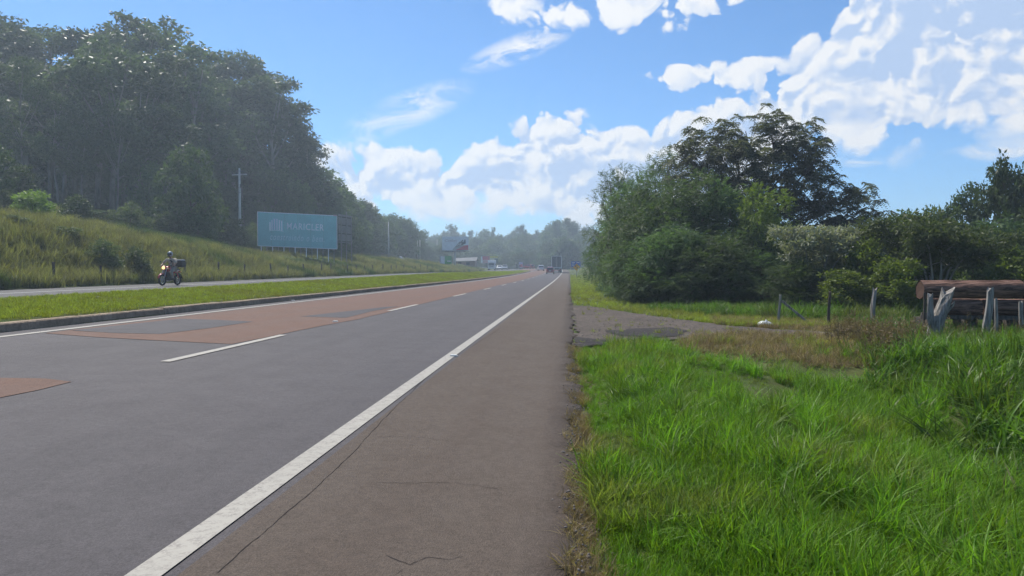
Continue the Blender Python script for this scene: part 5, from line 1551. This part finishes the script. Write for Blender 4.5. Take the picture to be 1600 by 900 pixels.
def semitrailer():
    p = road_at(869.6, 176); e = empty('semitrailer_truck', p); W = 2.5; z0, z1 = 1.25, 4.05; L = 11.0
    M_rear = plain('dark_trailer_door', (.09, .095, .10), .6, var=.1); M_body = plain('trailer_side', (.30, .31, .32), .6)
    MB().box((0, L / 2, (z0 + z1) / 2), (W - .06, L, z1 - z0)).build('cargo_box', M_body, e)
    for s in (-1, 1):
        d_ = MB().box((s * W / 4, -.03, (z0 + z1) / 2 - .02), (W / 2 - .14, .05, z1 - z0 - .22)).build('rear_door', M_rear, e)
        MB().tube([(s * .16, -.07, z0 + .1), (s * .16, -.07, z1 - .15)], .02, 6).build('lock_rod', M_steel, d_)
        MB().bar((s * (W / 2 - .05), -.04, z0 - .05), (s * (W / 2 - .05), -.04, z1 + .05), .12, .12).build('frame_post', M_white, e)
        MB().box((s * .95, -.02, .92), (.36, .06, .14)).build('tail_light', M_tail, e)
        MB().box((s * .72, .15, .45), (.55, .02, .5)).build('mud_flap', M_trim, e)
        for y in (1.0, 2.2, 3.4): 
            wheel(e, (s * 1.0, y, .5), .5, .5)
    MB().bar((-W / 2, -.04, z1), (W / 2, -.04, z1), .12, .12).build('frame_top', M_white, e)
    MB().bar((-W / 2, -.04, z0 - .06), (W / 2, -.04, z0 - .06), .14, .16).build('rear_sill', M_white, e)
    MB().bar((-1.15, .1, .62), (1.15, .1, .62), .10, .12).build('bumper_bar', M_tail, e)
    MB().box((0, L / 2 - .5, .95), (.9, L - 1.5, .26)).build('chassis', M_trim, e)
    MB().box((0, L + 1.3, 1.9), (2.4, 1.9, 2.7)).build('cab', M_carwhite, e, .08)
    for s in (-1, 1): wheel(e, (s * 1.0, L + 1.4, .5), .5, .32)
    tag(e, 'truck with dark grey rear doors in a white frame ahead in the right lane', 'truck')
semitrailer()

def lorry(label, px, Y, rz, cargo, W=2.2, Hc=2.9, bh=3.1):
    """cab-over lorry driving towards -Y (to the viewer)"""
    e = empty('lorry', road_at(px, Y), rz)
    MB().loft([[(-W / 2, -1.0, .5), (W / 2, -1.0, .5), (W / 2, .8, .5), (-W / 2, .8, .5)], [(-W / 2, -1.0, 1.35), (W / 2, -1.0, 1.35), (W / 2, .8, 1.35), (-W / 2, .8, 1.35)], [(-W / 2 * .92, -.72, 2.35), (W / 2 * .92, -.72, 2.35), (W / 2 * .92, .8, 2.35), (-W / 2 * .92, .8, 2.35)]], True, False).build('cab', M_carwhite, e, .06)
    MB().add([(-W / 2 * .84, -1.02, 1.42), (W / 2 * .84, -1.02, 1.42), (W / 2 * .80, -.78, 2.22), (-W / 2 * .80, -.78, 2.22)], [(0, 1, 2, 3)]).build('windscreen', M_glass, e).location.y = -.015
    MB().box((0, -1.03, .62), (W * .96, .14, .30)).build('bumper', M_carwhite, e, .03)
    MB().box((0, -1.02, 1.05), (W * .62, .04, .24)).build('grille', M_trim, e)
    for s in (-1, 1):
        MB().box((s * W * .38, -1.06, .92), (.30, .06, .18)).build('headlight', M_plate, e, .02)
        MB().box((s * (W / 2 + .14), -.85, 1.75), (.16, .08, .42)).build('mirror', M_trim, e)
        wheel(e, (s * (W / 2 - .16), -.2, .42), .42, .28); wheel(e, (s * (W / 2 - .22), 4.0, .42), .42, .42)
    MB().box((0, 3.3, .85 + (bh - .85) / 2), (W * 1.04, 4.6, bh - .85)).build('cargo_box', cargo, e, .03)
    MB().box((0, -.1, 2.55), (W * .8, 1.3, .42), taper=.85).build('wind_deflector', M_carwhite, e, .05)
    MB().box((0, 2.6, .72), (.8, 6.0, .22)).build('chassis', M_trim, e)
    tag(e, label, 'lorry')
lorry('white lorry coming towards the viewer on the far road', 768, 215, .06, plain('white_cargo_sheet', (.66, .67, .68), .6))
lorry('far white lorry just left of the dull red car', 818.5, 285, .5, M_carwhite, 2.2, 2.9, 3.3)

# ------------------------------------------------------------------ motorcycle and rider
def skin_mesh(name, nodes, edges, m, parent, sub=2, root=0, smooth=True):
    """continuous surface grown round a skeleton of joints: nodes = [(x, y, z, r[, r2])]"""
    me = bpy.data.meshes.new(name); me.from_pydata([n[:3] for n in nodes], edges, []); me.materials.append(m)
    o = link(bpy.data.objects.new(name, me), parent)
    md = o.modifiers.new('skin', 'SKIN'); md.use_smooth_shade = smooth; md.branch_smoothing = .6
    for i, n in enumerate(nodes):
        s = me.skin_vertices[0].data[i]; s.radius = (n[3], n[4] if len(n) > 4 else n[3]); s.use_root = (i == root)
    if sub: ms = o.modifiers.new('sub', 'SUBSURF'); ms.levels = sub; ms.render_levels = sub
    return o

BIKE_Y = 36.0
BIKE_U = at(266, 440, BIKE_Y).x
def motorcycle():
    """local +X points the way it rides, +Y to its left"""
    z = HX(BIKE_U, BIKE_Y) + .012
    e = empty('motorcycle', (BIKE_U, BIKE_Y, z), R(-90) - R(4))
    M_red = carpaint('motorcycle_red', (.42, .02, .025)); M_eng = plain('engine_grey', (.12, .12, .125), .45, .6, .15)
    M_seat = plain('seat_vinyl', (.025, .025, .027), .6); M_lamp = plain('lit_headlamp', (.9, .62, .35), .3, emit=((1.0, .6, .26), 1.1)); M_ind = plain('indicator_amber', (.8, .55, .1), .3)
    fw, rw, rad = Vector((.66, 0, .30)), Vector((-.62, 0, .30)), .30
    for c, tw in ((fw, .045), (rw, .055)):
        t = MB().torus(c, (0, 1, 0), rad - tw, tw, 28, 8).build('wheel', M_rubber, e)
        rim = MB().torus(c, (0, 1, 0), rad - 2.2 * tw, .014, 24, 6); 
        for k in range(6):
            a = k * math.pi / 3; rim.bar(c, c + Vector((math.cos(a), 0, math.sin(a))) * (rad - 2.2 * tw), .022, .016)
        rim.tube([c - Vector((0, .06, 0)), c + Vector((0, .06, 0))], .045, 10)
        rim.build('rim', M_alloy, t)
    for s in (-1, 1):
        MB().tube([(.66, s * .085, .30), (.52, s * .085, .62), (.40, s * .085, .92)], [.026, .024, .02], 8).build('fork_leg', M_alloy, e)
        MB().tube([(-.62, s * .10, .30), (-.2, s * .10, .36)], .022, 6).build('swingarm', M_trim, e)
        MB().tube([(-.55, s * .11, .38), (-.42, s * .11, .68)], .03, 8).build('shock_absorber', M_red, e)
        MB().tube([(.36, s * .22, 1.12), (.34, s * .30, 1.20)], .008, 6).build('mirror_stalk', M_trim, e)
        MB().ball((.33, s * .32, 1.24), .055, 10, 6, (.35, 1, .7)).build('mirror', M_trim, e)
        MB().ball((.46, s * .19, .90), .035, 8, 6).build('indicator', M_ind, e)
        MB().ball((-.74, s * .14, .74), .03, 8, 6).build('indicator', M_ind, e)
        MB().bar((.02, s * .14, .30), (.02, s * .30, .30), .03, .025).build('footpeg', M_trim, e)
    fe = []
    for k in range(9):
        a = R(20 + 125 * k / 8); c = fw + Vector((math.cos(a), 0, math.sin(a))) * (rad + .035)
        fe.append([c + Vector((0, -.06, -.02)), c + Vector((0, -.03, .012)), c + Vector((0, .03, .012)), c + Vector((0, .06, -.02))])
    MB().loft(fe, True, True).build('front_mudguard', M_red, e)
    fe = []
    for k in range(8):
        a = R(60 + 110 * k / 7); c = rw + Vector((math.cos(a), 0, math.sin(a))) * (rad + .06)
        fe.append([c + Vector((0, -.07, -.02)), c + Vector((0, -.04, .012)), c + Vector((0, .04, .012)), c + Vector((0, .07, -.02))])
    MB().loft(fe, True, True).build('rear_mudguard', M_trim, e)
    rings = []
    for x, z0, z1, w in ((.36, .78, .92, .07), (.26, .72, 1.0, .13), (.08, .70, 1.02, .145), (-.06, .70, .94, .11), (-.12, .70, .86, .08)):
        rings.append([(x, w * math.cos(a), (z0 + z1) / 2 + (z1 - z0) / 2 * math.sin(a)) for a in np.linspace(0, 2 * math.pi, 12, endpoint=False)])
    MB().loft(rings).build('fuel_tank', M_red, e)
    rings = []
    for x, zc, w, h_ in ((-.06, .80, .10, .05), (-.2, .79, .13, .05), (-.45, .82, .12, .05), (-.70, .86, .08, .04)):
        rings.append([(x, w * math.cos(a), zc + h_ * math.sin(a)) for a in np.linspace(0, 2 * math.pi, 10, endpoint=False)])
    MB().loft(rings).build('seat', M_seat, e)
    rings = []
    for x, zc, w, h_ in ((-.12, .68, .12, .08), (-.35, .70, .11, .07), (-.70, .80, .06, .05)):
        rings.append([(x, w * math.cos(a), zc + h_ * math.sin(a)) for a in np.linspace(0, 2 * math.pi, 10, endpoint=False)])
    MB().loft(rings).build('side_panel', M_red, e)
    en = MB(); en.box((.10, 0, .40), (.34, .24, .26)); en.tube([(.16, 0, .48), (.30, 0, .66)], .095, 10)
    for k in range(5): en.box((.20 + .025 * k, 0, .52 + .033 * k), (.015, .24, .19), Matrix.Rotation(R(-52), 3, 'Y'))
    en.build('engine', M_eng, e, .01)
    MB().tube([(.34, -.08, .55), (.36, -.13, .34), (.0, -.16, .24), (-.45, -.17, .30), (-.80, -.18, .42)], [.022, .022, .028, .045, .042], 8).build('exhaust', M_alloy, e)
    fr = MB(); fr.tube([(.42, 0, .90), (.30, 0, .45), (.1, 0, .26), (-.18, 0, .30), (-.14, 0, .68)], .022, 6); fr.tube([(.42, 0, .90), (.1, 0, .72), (-.4, 0, .70), (-.72, 0, .80)], .022, 6); fr.build('frame', M_trim, e)
    hb_ = MB(); hb_.tube([(.26, -.36, 1.02), (.34, -.22, 1.06), (.38, 0, 1.02), (.34, .22, 1.06), (.26, .36, 1.02)], .013, 8); hb_.build('handlebar', M_trim, e)
    for s in (-1, 1): MB().tube([(.27, s * .27, 1.035), (.25, s * .38, 1.01)], .019, 8).build('grip', M_seat, e)
    hl = MB().ball((.50, 0, .93), .105, 14, 8, (.8, 1, 1)).build('headlight_shell', M_red, e)
    MB().tube([(.55, 0, .93), (.585, 0, .93)], [.088, .075], 16).build('lamp', M_lamp, hl)
    MB().box((-.80, 0, .72), (.04, .14, .07)).build('tail_light', M_tail, e, .01)
    # top case on its rack
    tc = MB(); tc.box((-.80, 0, 1.15), (.42, .52, .36), taper=.92); top = tc.build('top_case', M_trim, e, .05)
    MB().box((-.80, 0, 1.345), (.40, .50, .05), taper=.85).build('case_lid', plain('case_lid_grey', (.30, .31, .32), .4), top, .015)
    MB().tube([(-.55, .12, .82), (-.82, .14, .95), (-.95, .14, .96)], .014, 6).tube([(-.55, -.12, .82), (-.82, -.14, .95), (-.95, -.14, .96)], .014, 6).build('rack', M_trim, e)
    tag(e, 'red motorcycle with lit headlamp and black top case on the far road', 'motorcycle')
    return e
def rider(bike):
    e = empty('person', bike.location); e.rotation_euler = bike.rotation_euler
    M_shirt = plain('beige_shirt', (.42, .35, .27), .85, var=.08, scale=8); M_trous = plain('khaki_trousers', (.33, .27, .21), .85, var=.1, scale=8)
    M_skin = plain('skin', (.32, .18, .12), .5, var=.05); M_shoe = plain('dark_shoe', (.05, .045, .04), .6); M_helm = plain('grey_helmet', (.30, .31, .31), .25, var=.05, coat=.6); M_visor = plain('helmet_visor', (.015, .015, .018), .08, spec=.8, var=0)
    # joints: pelvis, waist, chest, neck, head; arms to the grips, legs to the pegs
    N = [(-.22, 0, .93, .145, .15), (-.18, 0, 1.10, .145, .12), (-.12, 0, 1.29, .17, .12), (-.08, 0, 1.42, .085, .085), (-.05, 0, 1.49, .058), (-.03, 0, 1.56, .085, .095), (-.02, 0, 1.63, .09, .10), (-.03, 0, 1.70, .065, .075)]
    E_ = [(0, 1), (1, 2), (2, 3), (3, 4), (4, 5), (5, 6), (6, 7)]
    arm, leg, hand, foot = [], [], [], []
    for s in (-1, 1):
        i = len(N); N += [(-.09, s * .19, 1.38, .068), (.00, s * .34, 1.22, .05), (.03, s * .36, 1.17, .045), (.15, s * .35, 1.09, .038), (.235, s * .325, 1.05, .03), (.265, s * .32, 1.035, .032), (.30, s * .32, 1.01, .018)]
        E_ += [(2, i)] + [(i + k, i + k + 1) for k in range(6)]
        j = len(N); N += [(-.16, s * .11, .88, .10), (.10, s * .20, .80, .082), (.22, s * .22, .74, .07), (.17, s * .22, .56, .056), (.06, s * .21, .38, .04), (.03, s * .21, .35, .04), (.16, s * .22, .315, .035)]
        E_ += [(0, j)] + [(j + k, j + k + 1) for k in range(6)]
        arm.append(i); leg.append(j)
    body = skin_mesh('body', N, E_, M_skin, e, 2)
    g_ = .022
    sh = [N[0][:3] + (.16, .17), N[1][:3] + (.165, .14), N[2][:3] + (.19, .14), N[3][:3] + (.10, .10)]; se = [(0, 1), (1, 2), (2, 3)]
    for i in arm:
        k = len(sh); sh += [N[i][:3] + (N[i][3] + .03,), N[i + 1][:3] + (N[i + 1][3] + .028,), N[i + 2][:3] + (N[i + 2][3] + .02,)]; se += [(2, k), (k, k + 1), (k + 1, k + 2)]
    skin_mesh('shirt', sh, se, M_shirt, e, 2)
    tr = [(-.22, 0, .93, .165, .155)]; te = []
    for j in leg:
        k = len(tr); tr += [N[j + q][:3] + (N[j + q][3] + g_,) for q in range(5)]; te += [(0, k)] + [(k + q, k + q + 1) for q in range(4)]
    skin_mesh('trousers', tr, te, M_trous, e, 2)
    for s in (-1, 1):
        rg = []
        for x, w, zt_, zb2 in ((-.04, .03, .39, .30), (.02, .05, .42, .285), (.10, .052, .37, .285), (.19, .05, .335, .285), (.245, .028, .32, .29)):
            rg.append([(x, s * .215 + w * math.cos(a), (zt_ + zb2) / 2 + (zt_ - zb2) / 2 * math.sin(a)) for a in np.linspace(0, 2 * math.pi, 10, endpoint=False)])
        MB().loft(rg).build('shoe', M_shoe, e)
        for f_ in range(4):          # fingers closed round the grip
            yy = s * (.285 + .024 * f_); skin_mesh('finger', [(.24, yy, 1.055, .011), (.275, yy, 1.062, .010), (.295, yy, 1.035, .009), (.275, yy, 1.005, .008)], [(0, 1), (1, 2), (2, 3)], M_skin, e, 1)
        skin_mesh('thumb', [(.235, s * .285, 1.045, .012), (.245, s * .265, 1.015, .010), (.265, s * .27, .998, .008)], [(0, 1), (1, 2)], M_skin, e, 1)
    h_ = MB().ball((-.02, 0, 1.645), .145, 18, 12, (1.05, .92, 1.02)).build('helmet', M_helm, e)
    vs = []
    for k in range(9):
        a = R(-62 + 124 * k / 8); vs.append([(-.02 + .158 * math.cos(a), .139 * math.sin(a), 1.60), (-.02 + .163 * math.cos(a), .143 * math.sin(a), 1.645), (-.02 + .154 * math.cos(a), .136 * math.sin(a), 1.695), (-.02 + .13 * math.cos(a), .11 * math.sin(a), 1.645)])
    MB().loft(vs, True, True).build('visor', M_visor, h_)
    MB().box((.105, 0, 1.545), (.08, .14, .07), taper=.85).build('chin_bar', M_trim, h_, .02)
    MB().box((.055, .075, 1.30), (.02, .10, .05)).build('chest_badge', M_black, e)
    for k_ in (e,): tag(k_, 'person in beige shirt and grey helmet riding the red motorcycle', 'person')
bike = motorcycle(); rider(bike)

# ------------------------------------------------------------------ haze
def haze():
    m = bpy.data.materials.new('pale_haze'); m.use_nodes = True
    t = m.node_tree
    for n in list(t.nodes): t.nodes.remove(n)
    b = NB(t); out = b.n('ShaderNodeOutputMaterial'); v = b.n('ShaderNodeVolumePrincipled')
    v.inputs['Color'].default_value = (.72, .87, 1.0, 1); v.inputs['Density'].default_value = HAZE_DENSITY; v.inputs['Anisotropy'].default_value = .35
    t.links.new(v.outputs[0], out.inputs['Volume'])
    o = MB().box((0, 2000, 27), (6400, 7000, 62)).build('haze', m)
    tag(o, 'pale haze over the whole road and woods', 'haze', kind='stuff')
HAZE_DENSITY = .0012
haze()
